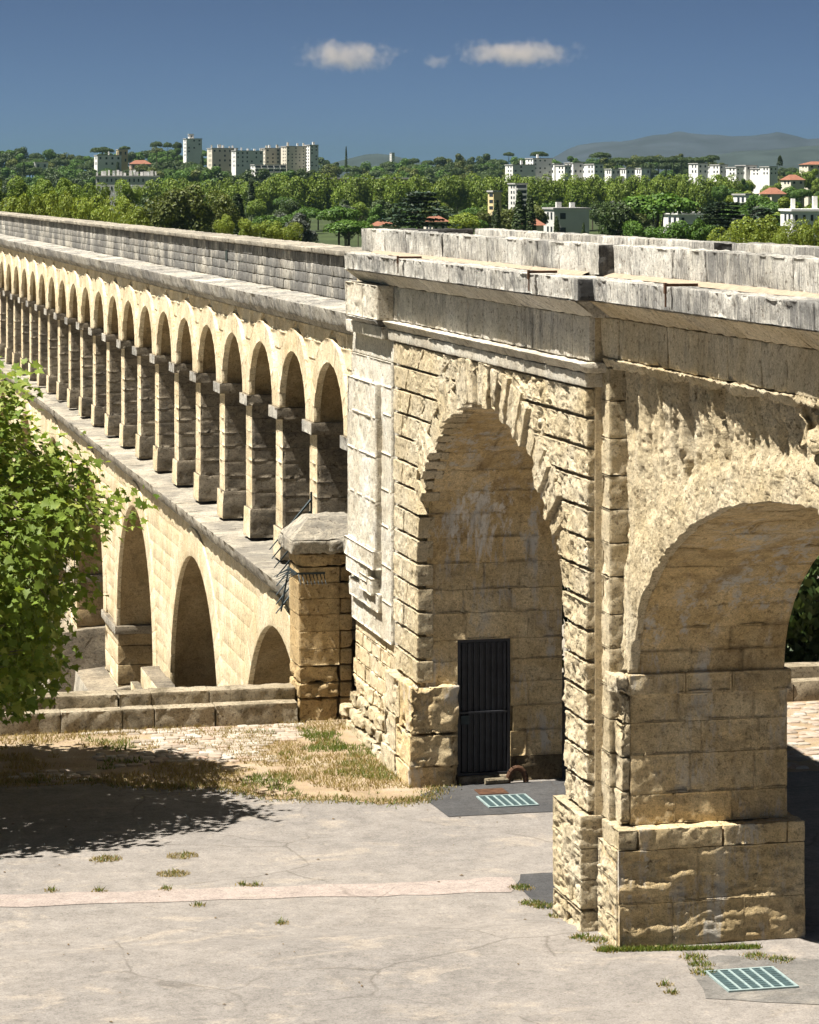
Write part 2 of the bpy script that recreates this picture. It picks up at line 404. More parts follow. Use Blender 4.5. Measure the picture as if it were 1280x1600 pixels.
def sheet(name, pts, z, mat, kind='structure'):
    me = bpy.data.meshes.new(name); me.from_pydata([(p[0], p[1], z + float(gz(p[1]))) for p in pts], [], [tuple(range(len(pts)))]); me.update()
    if me.polygons[0].normal.z < 0: me.flip_normals()
    return tag(link(name, me, mat), kind=kind)
TY = 53.3
def build_terrace():
    xs = np.linspace(-70, 80, 151); ys = np.concatenate([np.linspace(-15, 33, 40), np.linspace(33.2, TY, 120)])
    X, Y = np.meshgrid(xs, ys); Z = .003 * fbm(np.stack([X.ravel() * .5, Y.ravel() * .5, 0 * X.ravel()], 1), 3) - .003
    V = np.stack([X.ravel(), Y.ravel(), Z + gz(Y.ravel())], 1); n = len(xs)
    Q = [(i * n + j, i * n + j + 1, (i + 1) * n + j + 1, (i + 1) * n + j) for i in range(len(ys) - 1) for j in range(n - 1)]
    o = tag(link('terrace_paving', np_mesh('terrace_paving', V, Q, True), M['asphalt']), kind='structure')
    MB().box(-70, 80, TY - .5, TY, -9, -.03).build('retaining_wall', M['wall'], o)
build_terrace()
sheet('lower_street', [(-40, 53.4), (60, 53.4), (60, 240), (-40, 240)], -7.9, simple('street_paving', (.27, .24, .195), .9, 0, .3, .6))
def G2(px, py): p = gnd(px, py); return (p.x, p.y)
def rough_edge(pts, step=.25, amp=.09):
    out = []
    for k in range(len(pts)):
        a = np.array(pts[k]); b = np.array(pts[(k + 1) % len(pts)]); n = max(1, int(np.linalg.norm(b - a) / step))
        for i in range(n):
            p = a + (b - a) * i / n; out.append((p[0] + random.uniform(-amp, amp), p[1] + random.uniform(-amp, amp)))
    return out
verge = [(-30, 52.6), (-30, 46.0), G2(-150, 1232), G2(0, 1228), G2(120, 1222), G2(250, 1233), G2(330, 1229), G2(420, 1248), G2(520, 1251), G2(620, 1256), G2(665, 1250), G2(700, 1226), (11.2, 46.6), (11.2, 52.7)]
sheet('dirt_verge', rough_edge(verge, .13, .11), .005, M['soil'])
sheet('dirt_verge', rough_edge([(14.2, 52.7), (14.2, 46.2), (45, 46.0), (45, 52.7)]), .005, M['soil'])
sheet('asphalt_patch', rough_edge([G2(655, 1243), G2(700, 1277), G2(900, 1267), G2(960, 1216), (13.4, 46.4), (11.2, 46.35)], .4, .02), .007, M['asphalt_dark'])
sheet('asphalt_patch', rough_edge([G2(805, 1385), G2(848, 1419), G2(900, 1419), G2(920, 1362), G2(815, 1366)], .3, .03), .004, M['asphalt_dark'])
sheet('asphalt_patch', rough_edge([G2(1072, 1508), G2(1105, 1560), G2(1330, 1574), G2(1330, 1502), G2(1120, 1492)], .3, .03), .004, M['asphalt_rough'])
sheet('trench_strip', rough_edge([G2(-200, 1405), G2(0, 1399), G2(200, 1393), G2(420, 1386), G2(620, 1379), G2(800, 1370), G2(812, 1384), G2(800, 1393), G2(560, 1402), G2(440, 1403), G2(200, 1411), G2(0, 1418), G2(-200, 1426)], .3, .05), .004, M['pink'])

# ------------------------------------------------------------------ end block with two monumental arches
XA, XAc = 10.80, 10.92
aA, bA, ycA, zsA = 4.55, 3.05, 42.0, 3.75
aB, bB, ycB, zsB = 7.0, 3.0, 28.7, 3.65
XR = 13.4
BLK = empty('monumental_arch', (11, 40, 0))
tag(BLK, 'weathered limestone block with two large arches, rusticated stones and heavy cornice, at right', 'archway')
def child(o): o.matrix_parent_inverse = Matrix.Translation(-o.parent.location) if o.parent else Matrix(); return o
def bstone(C, mat, name='stone', **kw): return child(stone(name, C, M[mat], BLK, **kw))

def ell(a, b, yc, zs, t): return yc + a * math.cos(t), zs + b * math.sin(t)
def arch_prism(mb, y0, y1, zt, yc, a, b, zs, X0, X1, n=48):
    """solid wall over an arch: opening below the curve, top at zt"""
    pts = [ell(a, b, yc, zs, math.pi * k / n) for k in range(n + 1)]          # from y=yc+a down to yc-a
    V = []; Fc = []
    for X in (X0, X1):
        for (y, z) in pts: V += [(X, y, z), (X, y, zt)]
    m = 2 * (n + 1)
    for k in range(n):
        i = 2 * k
        Fc += [(i, i + 1, i + 3, i + 2), (m + i, m + i + 2, m + i + 3, m + i + 1), (i, i + 2, m + i + 2, m + i), (i + 1, m + i + 1, m + i + 3, i + 3)]
    mb.add(V, Fc)
def block_core():
    mb = MB(); L = .12                                            # lining thickness
    mb.box(XAc, XR, ycA + aA + L, 52.0, -.3, 8.9)
    arch_prism(mb, 0, 0, 8.9, ycA, aA + L, bA + L, zsA, XAc, XR)
    mb.box(XAc + .001, XR, 36.4, ycA - aA - L, -.3, 8.9)
    mb.box(11.3, XR + .001, ycB + aB + L, 36.4, -.3, 8.9)
    arch_prism(mb, 0, 0, 8.9, ycB, aB + L, bB + L, zsB, 11.64, XR)
    mb.box(11.12, XR, 17.0, ycB - aB - .12, -.3, 8.9)
    child(mb.build('wall_core', M['mortar'], BLK))
block_core()

def ring_stones(a, b, yc, zs, X0, X1, n, da, db, mat, jitter=0, gap=.006, ts=(0, math.pi), cols=None, name='voussoir', **kw):
    for k in range(n):
        t0 = ts[0] + (ts[1] - ts[0]) * k / n; t1 = ts[0] + (ts[1] - ts[0]) * (k + 1) / n
        g = gap / (a * .8)
        segs = [(X0, X1)] if cols is None else cols(k)
        for (xa, xb) in segs:
            C = np.zeros((2, 2, 2, 3)); ja = random.uniform(-jitter, jitter)
            for i, X in enumerate((xa, xb)):
                for j, t in enumerate((t1 - g, t0 + g)):          # y low -> high
                    for l, (aa, bb) in enumerate(((a, b), (a + da, b + db))):
                        y, z = ell(aa + (ja if l else 0), bb + (ja if l else 0), yc, zs, t); C[i, j, l] = (X, y, z)
            tm = (t0 + t1) / 2; bstone(C, mat, name, wdir=(0, -math.cos(tm), -math.sin(tm)), **kw)

# --- lining of the vaults (soffit stones) and jambs
def cols3(x0, x1):
    def f(k):
        s = splits(x0, x1, .7, 1.25); return [(s[i] + .002, s[i + 1] - .002) for i in range(len(s) - 1)]
    return f
ring_stones(aA, bA, ycA, zsA, 0, 0, 22, .12, .12, 'soffit', cols=cols3(10.99, XR - .05), res=.07, amp=.012, r=.004, freq=3, inward=.1, seed=5, chip=.012, gap=.001, name='soffit_stone')
ring_stones(aB, bB, ycB, zsB, 0, 0, 28, .12, .12, 'soffit', cols=cols3(11.3, XR - .05), res=.06, amp=.018, r=.004, freq=2.6, inward=.1, seed=5, chip=.022, gap=.001, name='soffit_stone')
def jamb(Y, x0, x1, zc, mat, hole=None, thick=.14, d=-1, prot=0, **kw):
    """courses of stones on a face of constant Y (facing -Y when d=-1)"""
    for k in range(len(zc) - 1):
        s = splits(x0, x1, .55, 1.3)
        for i in range(len(s) - 1):
            segs = [(s[i], s[i + 1])]
            if hole and zc[k] < hole[3] - .05:
                a, b = segs[0]; segs = []
                if a < hole[0] - .05: segs.append((a, min(b, hole[0])))
                if b > hole[1] + .05: segs.append((max(a, hole[1]), b))
            for a, b in segs:
                y0, y1 = (Y, Y + thick) if d < 0 else (Y - thick, Y)
                bstone(boxc(a + .0025, b - .0025, y0 + random.uniform(-.003, .003), y1, zc[k] + .0025, zc[k + 1] - .0025), 'damp' if hole and zc[k] < .1 else mat, **kw)
DOOR = (11.53, 12.46, .12, 2.44)
jz = [0, .42, .85, 1.28, 1.7, 2.08, 2.44, 2.9, 3.3, zsA]
jamb(46.55, 10.98, 13.38, jz, 'jamb', hole=DOOR, res=.05, amp=.014, r=.006, seed=5, wdir=(0, -1, 0), chip=.018)
jamb(37.45, 10.98, 13.38, [0, .55, 1.1, 1.7, 2.4, 3.1, zsA], 'jamb', d=1, res=.2, amp=.01)
jb = [1.7, 2.1, 2.62, 3.05, 3.42]
jamb(35.7, 11.2, 13.40, jb, 'jamb', res=.035, amp=.022, r=.006, freq=3.5, seed=5, wdir=(0, -1, 0), chip=.022)
for a, b in ((11.16, 11.95), (11.96, 12.6), (12.61, 13.44)):
    bstone(boxc(a, b, 35.63, 35.84, 3.425, 3.70), 'jamb', 'impost_stone', res=.04, amp=.02, r=.02, seed=5, wdir=(0, -1, 0), chip=.03)
jamb(21.7, 11.2, 13.4, [0, .9, 1.8, 2.7, zsB], 'jamb', d=1, res=.3, amp=.01)

# --- plinth of the central pier
for a, b in ((10.95, 11.22), (11.23, 12.4), (12.41, 13.3), (13.31, 13.56)):
    bstone(boxc(a, b, 35.44, 36.2, 1.42, 1.70), 'jamb' if a > 11 else 'rustic', 'plinth_stone', res=.035, amp=.014, r=.012, chip=.015, seed=5)
for (a, b, z0, z1) in ((10.96, 12.05, .717, 1.417), (12.053, 13.55, .717, 1.417), (10.97, 11.7, -.1, .714), (11.703, 12.7, -.1, .714), (12.703, 13.56, -.1, .714)):
    bstone(boxc(a, b, 35.45, 36.3, z0, z1), 'jamb', 'plinth_stone', res=.026, amp=.03, r=.008, freq=3, aniso=(1, 1, 2.4), inward=.3, o=5, seed=5, wdir=(0, -1, 0), chip=.028, cs=1.1)
for z0, z1 in ((-.1, .5), (.505, 1.0), (1.005, 1.415)):
    bstone(boxc(10.93, 11.6, 35.50, 36.34, z0, z1), 'rustic', 'plinth_stone', res=.03, amp=.03, r=.012, freq=6, aniso=(1, 1, 2.5), inward=.4, seed=5, wdir=(-1, 0, 0), side=.2, chip=.03)
for z0, z1, s in ((-.1, .42, 37.1), (.425, .83, 36.9), (.835, 1.25, 37.2), (1.255, 1.70, 36.9)):
    bstone(boxc(10.70, 11.5, 36.38, s, z0, z1), 'rustic', 'plinth_stone', res=.03, amp=.03, r=.012, freq=6, aniso=(1, 1, 2.5), inward=.4, seed=5, wdir=(-1, 0, 0), side=.25, chip=.03)
    bstone(boxc(10.70, 11.5, s + .008, 37.75, z0, z1), 'rustic', 'plinth_stone', res=.03, amp=.03, r=.012, freq=6, aniso=(1, 1, 2.5), inward=.4, seed=5, wdir=(-1, 0, 0), side=.25, chip=.03)
# --- plinth of the left pier (towards the door)
for (x0, x1, y0, y1, z0, z1) in ((10.66, 11.50, 46.33, 47.3, .9, 1.70), (10.64, 11.50, 46.33, 47.5, .35, .895), (10.62, 11.50, 46.36, 47.4, -.1, .345),
                                 (10.66, 11.2, 47.305, 48.4, 1.0, 1.66), (10.64, 11.2, 47.505, 48.45, .4, .995), (10.60, 11.2, 47.405, 48.5, -.1, .395)):
    bstone(boxc(x0, x1, y0, y1, z0, z1), 'rustic' if y0 > 47 else 'jamb', 'plinth_stone', res=.035, amp=.03, r=.015, freq=5, inward=.3, seed=5, chip=.05, cs=1.6)
# --- wall below the pilaster: neat courses above, broken rubble at the foot
zz = [-.1, .18, .42, .68, .98, 1.28, 1.58, 1.84, 2.06]
for k in range(len(zz) - 1):
    s = splits(48.4, 52.2, .45, .85) if zz[k] < 1 else splits(48.32, 52.0, .6, 1.0)
    for i in range(len(s) - 1):
        low = max(0, .8 - zz[k]); out = .36 * low * random.uniform(.5, 1.2)
        bstone(boxc(10.88 - out, 11.3, s[i] + .01, s[i + 1] - .01, zz[k] + .006, zz[k + 1] - .006), 'rustic' if zz[k] < .5 else 'wall', res=.04 if low else .05, amp=.05 if low else .016, r=.035 if low else .008, freq=5, chip=.04 if low else .012)
# --- pilaster with nested raised panels
z = 2.06
for z1 in (2.75, 3.4, 4.1, 4.75, 5.4, 6.1, 6.6, 7.05):
    yj = random.uniform(49.6, 51.2)
    bstone(boxc(XA + .01, 11.1, 48.55, yj - .001, z + .001, z1 - .001), 'pale', 'panel_stone', res=.05, amp=.012, r=.002, seed=5, wdir=(-1, 0, 0), chip=.012)
    bstone(boxc(XA + .012, 11.1, yj + .001, 52.0, z + .001, z1 - .001), 'pale', 'panel_stone', res=.05, amp=.012, r=.002, seed=5, wdir=(-1, 0, 0), chip=.012)
    z = z1
for (y0, y1, z0, z1, x) in ((49.38, 51.85, 3.62, 4.5, 10.70), (49.38, 51.85, 4.503, 5.3, 10.705), (49.38, 51.85, 5.303, 6.0, 10.70), (49.38, 51.85, 6.003, 6.62, 10.70),
                            (49.36, 51.9, 3.28, 3.615, 10.64), (49.95, 51.8, 2.98, 3.275, 10.66), (49.3, 51.85, 2.52, 2.85, 10.735), (49.55, 50.6, 2.80, 3.1, 10.66)):
    bstone(boxc(x, 11.0, y0, y1, z0, z1), 'pale', 'panel_stone', res=.045, amp=.016, r=.003, seed=5, wdir=(-1, 0, 0), side=.2, chip=.018)
bstone(boxc(XA + .03, 11.1, 48.4, 52.0, 7.06, 7.46), 'pale', 'panel_stone', res=.07, amp=.012)
bstone(boxc(XA + .07, 11.1, 48.32, 48.545, 2.06, 7.45), 'pale', 'panel_stone', res=.07, amp=.02)

# --- rusticated courses and voussoirs of arch A
dAa, dAb = .72, .70
def outer_y(z, sgn):
    zr = (z - zsA) / (bA + dAb * .6)
    if zr <= 0: return ycA + sgn * (aA - .0)
    if z < (5.05 if sgn < 0 else 4.75): return ycA + sgn * (aA - .02) * math.sqrt(1 - ((z - zsA) / bA) ** 2)
    if zr >= 1: return ycA
    return ycA + sgn * (aA + dAa * .6) * math.sqrt(1 - zr * zr)
zc = 1.72; k = 0
while zc < 7.4:
    h = .41; z0, z1 = zc + .024, min(zc + h - .024, 7.45)
    for sgn, yend in ((1, 48.3), (-1, 36.4)):
        i0, i1 = outer_y(z0, sgn), outer_y(z1, sgn)
        if zc < zsA: i0 = i1 = ycA + sgn * (aA - .02 - random.uniform(0, .03))
        if z1 > zsA + .1: i0 += 0; i1 += 0
        span = abs(yend - (i0 + i1) / 2)
        cuts = [0, 1] if (sgn < 0 and span < 1.4) else ([0, .42 if k % 2 else .6, 1] if span < 2.2 else [0, .3, .62, 1] if k % 2 else [0, .42, .75, 1])
        for c in range(len(cuts) - 1):
            p0, p1 = cuts[c], cuts[c + 1]
            ya0, yb0 = i0 + (yend - i0) * p0, i0 + (yend - i0) * p1
            ya1, yb1 = i1 + (yend - i1) * p0, i1 + (yend - i1) * p1
            if abs(yb0 - ya0) < .12: continue
            g = .012
            lo0, hi0 = sorted((ya0, yb0)); lo1, hi1 = sorted((ya1, yb1))
            xo = XA + random.uniform(-.015, .015)
            C = [(xo, lo0 + g, z0), (xo, lo1 + g, z1), (xo, hi0 - g, z0), (xo, hi1 - g, z1),
                 (11.1, lo0 + g, z0), (11.1, lo1 + g, z1), (11.1, hi0 - g, z0), (11.1, hi1 - g, z1)]
            bstone(C, 'rustic', 'rusticated_stone', res=.028, amp=.036 if sgn < 0 else .018, r=.014, freq=10, inward=.2, o=5, wdir=(-1, 0, 0), side=.25, chip=.03 if sgn < 0 else .014, cs=3)
    zc += h; k += 1
nv = 43
for k in range(5, 37):
    t0 = math.pi * k / nv; t1 = math.pi * (k + 1) / nv
    hang = random.uniform(-.05, .05); out = random.uniform(-.05, .07); extra = random.uniform(-.08, .14) if 5 < k < 37 else 0
    C = np.zeros((2, 2, 2, 3)); g = .008
    for i, X in enumerate((XA - .03 + out, 11.12)):
        for j, t in enumerate((t1 - g, t0 + g)):
            for l in (0, 1):
                e = (-hang if l == 0 else extra)
                y, zq = ell(aA - .01 + (dAa + e if l else e * .5), bA - .01 + (dAb + e if l else e * .5), ycA, zsA, t)
                C[i, j, l] = (X, y, min(zq, 7.46))
    bstone(C, 'rustic', 'voussoir', res=.028, amp=.035, r=.014, freq=8, aniso=(1, 1.5, .5), inward=.2, o=5, side=.35, wdir=(-1, 0, 0), chip=.025, cs=3)

# --- entablature of A
def run_stones(y0, y1, prof, mat, lo=1.0, hi=1.9, name='stone', gap=.004, ends=(0, 0), **kw):
    """stones along Y; prof = (xf_bottom, xf_top, xb, z0, z1)"""
    xb0, xt0, xk, za, zb = prof; s = splits(y0, y1, lo, hi)
    for i in range(len(s) - 1):
        j = random.uniform(-.006, .006)
        C = [(xb0 + j, s[i] + gap, za), (xt0 + j, s[i] + gap, zb), (xb0 + j, s[i + 1] - gap, za), (xt0 + j, s[i + 1] - gap, zb),
             (xk, s[i] + gap, za), (xk, s[i] + gap, zb), (xk, s[i + 1] - gap, za), (xk, s[i + 1] - gap, zb)]
        bstone(C, mat, name, **(kw if s[i + 1] > 27 else {**kw, 'res': .5}))
kw_c = dict(res=.05, amp=.022, r=.015, freq=5, chip=.02, side=.3, wdir=(-.9, 0, .5))
run_stones(35.62, 50.75, (10.42, 10.40, 11.3, 8.66, 8.96), 'grey', 1.3, 2.3, 'cornice_stone', **kw_c)
run_stones(35.85, 51.0, (10.76, 10.44, 11.2, 8.42, 8.655), 'greydark', 1.3, 2.3, 'cornice_moulding', res=.06, amp=.015)
run_stones(36.4, 48.5, (10.83, 10.83, 11.2, 7.81, 8.415), 'greydark', .7, 1.2, 'frieze_stone', res=.06, amp=.016)
run_stones(48.51, 51.25, (10.54, 10.52, 11.2, 7.81, 8.415), 'pale', .8, 1.4, 'frieze_stone', res=.04, amp=.018, r=.008, freq=7, chip=.02, seed=5, wdir=(-1, 0, 0))
run_stones(36.2, 48.6, (10.74, 10.64, 11.2, 7.66, 7.80), 'pale', 1.3, 2.2, 'band_moulding', res=.06, amp=.014)
run_stones(36.32, 48.6, (10.76, 10.74, 11.2, 7.46, 7.655), 'pale', 1.3, 2.2, 'band_stone', res=.06, amp=.01)
run_stones(48.62, 51.15, (10.60, 10.50, 11.2, 7.70, 7.80), 'grey', 1.3, 2.2, 'band_moulding', res=.06, amp=.012)
run_stones(48.62, 51.75, (10.66, 10.64, 11.2, 7.46, 7.695), 'pale', 1.3, 2.2, 'band_stone', res=.06, amp=.012)
# --- entablature of B (set back 0.2)
run_stones(17.2, 35.45, (10.61, 10.59, 11.5, 8.66, 8.96), 'grey', 1.3, 2.3, 'cornice_stone', **kw_c)
run_stones(17.2, 35.845, (10.95, 10.64, 11.45, 8.42, 8.655), 'friezeb', 1.3, 2.3, 'cornice_moulding', res=.06, amp=.018)
run_stones(17.2, 36.395, (11.0, 11.0, 11.45, 7.88, 8.415), 'friezeb', .8, 1.3, 'frieze_stone', res=.06, amp=.018)
run_stones(17.2, 36.2, (11.02, 10.93, 11.45, 7.74, 7.875), 'rustic', 1.0, 1.8, 'band_moulding', res=.035, amp=.03, r=.015, freq=7, chip=.03)
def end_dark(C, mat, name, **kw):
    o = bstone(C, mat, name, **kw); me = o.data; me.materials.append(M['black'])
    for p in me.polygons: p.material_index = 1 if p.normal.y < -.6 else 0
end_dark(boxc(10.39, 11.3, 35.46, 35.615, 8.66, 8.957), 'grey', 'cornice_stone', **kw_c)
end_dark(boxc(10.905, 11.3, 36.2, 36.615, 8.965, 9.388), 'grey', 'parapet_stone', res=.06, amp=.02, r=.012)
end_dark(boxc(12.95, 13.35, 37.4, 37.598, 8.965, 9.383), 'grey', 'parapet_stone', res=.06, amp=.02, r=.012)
# --- parapets
run_stones(36.62, 51.6, (10.92, 10.90, 11.3, 8.965, 9.39), 'grey', 1.1, 1.9, 'parapet_stone', res=.06, amp=.02, r=.012)
run_stones(17.2, 36.195, (11.12, 11.10, 11.5, 8.965, 9.385), 'grey', 1.1, 1.9, 'parapet_stone', res=.06, amp=.02, r=.012)
run_stones(37.6, 51.0, (12.95, 12.95, 13.35, 8.965, 9.385), 'grey', 1.1, 1.9, 'parapet_stone', res=.1, amp=.015)
run_stones(17.2, 37.395, (13.2, 13.2, 13.6, 8.965, 9.38), 'grey', 1.1, 1.9, 'parapet_stone', res=.1, amp=.015)
bstone(boxc(11.31, 12.94, 51.0, 51.4, 8.965, 9.383), 'black', 'parapet_stone', res=.1, amp=.015)
child(MB().box(11.31, 13.6, 17.2, 52.0, 8.89, 8.955).build('channel_floor', M['ledge'], BLK))
run_stones(17.2, 52.2, (13.7, 13.75, 13.3, 8.5, 8.885), 'grey', 1.5, 2.5, 'cornice_stone', res=.2, amp=.01)
# dust lying in the corner between cornice and parapet
def dust(y0, y1, xf, xb, seed):
    ys = np.arange(y0, y1, .12); w = .12 + .1 * fbm(np.stack([ys * .8, ys * 0 + seed, ys * 0], 1), 3)
    V = []; Q = []
    for i, y in enumerate(ys):
        V += [(xb - max(.04, w[i]), y, 8.957), (xb - max(.02, w[i] * .5), y, 8.985), (xb + .02, y, 9.01)]
    for i in range(len(ys) - 1):
        for k in (0, 1): Q.append((3 * i + k, 3 * i + k + 1, 3 * i + 4 + k, 3 * i + 3 + k))
    o = child(link('dust_drift', np_mesh('dust_drift', V, Q, True), M['dust'], BLK)); o['kind'] = 'stuff'
dust(36.7, 50.5, 10.4, 10.92, 1); dust(18, 36.6, 10.6, 11.12, 5)
# iron bars over the cornice joints
for px, py, x0 in ((624, 404, 10.35), (829, 428, 10.35), (1043, 452, 10.55)):
    ang = TH + math.atan((px - 640) / F); y = x0 / math.tan(ang)
    mb = MB(); mb.box(x0 - .035, x0 + .38, y - .022, y + .022, 8.965, 9.0); mb.box(x0 - .04, x0 - .015, y - .03, y + .03, 8.88, 9.01); mb.box(x0 - .03, x0 - .015, y - .012, y + .012, 8.72, 8.88)
    child(mb.build('iron_bar', M['rust'], BLK))

# --- face of B: jamb strips, frame, eroded spandrel
zc = [1.70, 2.15, 2.6, 3.05, 3.5, 4.0, 4.45, 4.95, 5.4, 5.85, 6.3, 6.8, 7.3, 7.74]
for k in range(len(zc) - 1):
    bstone(boxc(11.0, 11.3, 36.02, 36.42, zc[k] + .004, zc[k + 1] - .004), 'rustic', 'frame_stone', res=.04, amp=.018, r=.008, freq=8, seed=5, wdir=(-1, 0, 0), side=.3, chip=.02)
    if zc[k] < 3.3:
        bstone(boxc(11.06 + random.uniform(0, .02), 11.198, 35.695, 36.0, zc[k] + .006, min(zc[k + 1] - .006, 3.44)), 'rustic', res=.03, amp=.02, r=.012, freq=7, chip=.03, seed=5)
bstone(boxc(10.96, 11.16, 35.62, 36.1, 3.43, 3.70), 'rustic', 'impost_stone', res=.028, amp=.03, r=.025, freq=7, chip=.03)
def spandrel():
    ys = np.concatenate([np.linspace(22.0, 27.9, 60), np.linspace(28.0, 36.0, 340)]); ny, nz = len(ys), 130
    V = np.zeros((ny, nz, 3))
    s = np.clip(np.abs(ys - ycB) / aB, 0, 1)
    low = np.where(np.abs(ys - ycB) < aB, zsB + bB * np.sqrt(1 - s * s), 3.7)
    low = np.maximum(low, 3.68) + .03 * fbm(np.stack([ys * 5, ys * 0, ys * 0], 1), 4)
    for i in range(ny):
        V[i, :, 1] = ys[i]; V[i, :, 2] = np.linspace(low[i], 7.76, nz)
    P = V.reshape(-1, 3); y, zv = P[:, 1], P[:, 2]
    e = np.sqrt(((y - ycB) / aB) ** 2 + (np.maximum(zv - zsB, 0) / bB) ** 2)          # 1 at the intrados
    ring = 1 / (1 + np.exp((e - 1.16 - .02 * fbm(np.stack([y * 3, zv * 3, zv * 0], 1), 3)) / .012)) * (zv > zsB - .1)
    up = 1 - ring
    wy = y + .10 * fbm(P * 1.7 + 70, 3)
    st = fbm(np.stack([wy * 3.6, zv * 0 + 3, zv * .4], 1), 5, .6)
    gouge = sstep(fbm(np.stack([wy * 4.6 + 9, zv * 0, zv * .55], 1), 4, .6), .12, .34)
    drip = fbm(np.stack([wy * 8.5 + 2, zv * 0, zv * .9], 1), 4, .6)
    fine = fbm(P * 16, 4, .7); mid = fbm(P * 5.5 + 40, 4)
    x = 11.24 - .06 * ring - (.12 * st + .07 * drip - .17 * gouge) * (up + .25 * ring) - .022 * mid - .024 * fine
    x = x - .05 * np.clip((zv - 7.2) / .3, 0, 1)
    P[:, 0] = np.clip(x, 11.0, 11.62)
    back = V[:, 0, :].copy(); back[:, 0] = 11.32                       # inner edge folds back to the soffit
    V2 = np.concatenate([V.reshape(-1, 3), back]); Q = [(i * nz + j, i * nz + j + 1, (i + 1) * nz + j + 1, (i + 1) * nz + j) for i in range(ny - 1) for j in range(nz - 1)]
    b = ny * nz; Q += [(i * nz, (i + 1) * nz, b + i + 1, b + i) for i in range(ny - 1)]
    child(link('eroded_spandrel', np_mesh('eroded_spandrel', V2, Q), M['rustic'], BLK))
spandrel()
# broken keystone bracket over the crown of B, its cornice return
for (y0, y1, z0, z1, x) in ((28.1, 28.98, 7.3, 7.86, 10.98), (27.9, 28.75, 6.9, 7.295, 11.03), (27.8, 28.6, 6.6, 6.895, 11.06)):
    bstone(boxc(x, 11.4, y0, y1, z0, z1), 'rustic', 'keystone', res=.028, amp=.07, r=.03, freq=5, inward=.2, o=5, chip=.08, cs=2.4)

# --- metal door in arch A
dr = child(MB().box(DOOR[0] + .05, DOOR[1] - .05, 46.66, 46.68, DOOR[2] + .04, DOOR[3] - .05).build('door', M['door'], BLK))
mb = MB(); n = 8; w = (DOOR[1] - DOOR[0] - .1) / n
mb = MB()
for k in range(n):
    x = DOOR[0] + .05 + k * w
    pr = [(x, 46.65), (x + w * .3, 46.65), (x + w * .42, 46.61), (x + w * .85, 46.61), (x + w * .97, 46.65)]
    V = [(a, b, zq) for (a, b) in pr for zq in (DOOR[2] + .05, DOOR[3] - .07)]
    mb.add(V, [(2 * i, 2 * i + 2, 2 * i + 3, 2 * i + 1) for i in range(4)])
mb.build('corrugated_sheet', M['door'], dr)
mb = MB(); x0, x1, z0, z1 = DOOR
mb.box(x0, x0 + .05, 46.58, 46.68, z0, z1); mb.box(x1 - .05, x1, 46.58, 46.68, z0, z1); mb.box(x0, x1, 46.575, 46.68, z1 - .05, z1 + .003); mb.box(x0, x1, 46.575, 46.68, z0, z0 + .04)
mb.build('door_frame', M['door'], dr)
MB().box(x0 + .04, x1 - .04, 46.56, 46.6, 1.18, 1.21).build('cross_bar', M['door'], dr)
MB().box(x0 + .06, x0 + .2, 46.555, 46.6, 1.0, 1.15).build('lock_box', M['iron'], dr)
child(MB().box(x0 - .0, x1 + .0, 46.5, 46.7, -.02, DOOR[2] - .005).build('door_sill', M['kerb'], BLK, .02))

# ------------------------------------------------------------------ the long two-storey aqueduct
AQ = empty('aqueduct', (11, 54, 0))
tag(AQ, 'long two-storey limestone aqueduct of narrow upper arches over wide lower arches, receding left', 'aqueduct')
def ach(o): o.matrix_parent_inverse = Matrix.Translation(-AQ.location); return o
SP = 3.95; NB = 30; Y0 = 57.1 - SP                     # pier centres at Y0 + k*SP
ZL, ZCAP0, ZSP = 2.0, 5.04, 5.34
XU, XRING, XUB = 11.10, 10.99, 12.9
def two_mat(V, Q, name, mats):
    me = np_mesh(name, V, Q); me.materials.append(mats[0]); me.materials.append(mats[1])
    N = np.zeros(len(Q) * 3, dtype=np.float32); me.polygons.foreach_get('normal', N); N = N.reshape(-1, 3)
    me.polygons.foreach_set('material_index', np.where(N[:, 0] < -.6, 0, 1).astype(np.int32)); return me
# one pier variant = base, seven shaft stones, cap
pier_vars = []
zs_ = [2.68, 3.05, 3.4, 3.78, 4.1, 4.45, 4.78, 5.08]
for v in range(3):
    d = {}
    C = [(11.0, -.47, 0), (11.02, -.455, .68), (11.0, .47, 0), (11.02, .455, .68), (12.95, -.47, 0), (12.9, -.455, .68), (12.95, .47, 0), (12.9, .455, .68)]
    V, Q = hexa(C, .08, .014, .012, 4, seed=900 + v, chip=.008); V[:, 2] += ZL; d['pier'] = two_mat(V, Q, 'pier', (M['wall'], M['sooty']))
    d['st'] = []
    for k in range(7):
        zb = zs_[k]; 
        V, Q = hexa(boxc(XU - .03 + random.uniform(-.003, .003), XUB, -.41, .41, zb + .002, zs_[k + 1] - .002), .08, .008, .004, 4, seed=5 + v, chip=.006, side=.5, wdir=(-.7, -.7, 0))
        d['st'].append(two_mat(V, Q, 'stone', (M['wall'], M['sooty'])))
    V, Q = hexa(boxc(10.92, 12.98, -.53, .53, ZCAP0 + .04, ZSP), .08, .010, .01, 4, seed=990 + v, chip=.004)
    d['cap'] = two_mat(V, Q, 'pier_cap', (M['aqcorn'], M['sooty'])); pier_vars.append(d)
for k in range(NB + 1):
    d = pier_vars[k % 3]; y = Y0 + k * SP
    p = link('pier', d['pier'], None, AQ); p.location = (-AQ.location.x, y - AQ.location.y, 0)
    c = link('pier_cap', d['cap'], None, p)
    for me in d['st']: link('stone', me, None, p)
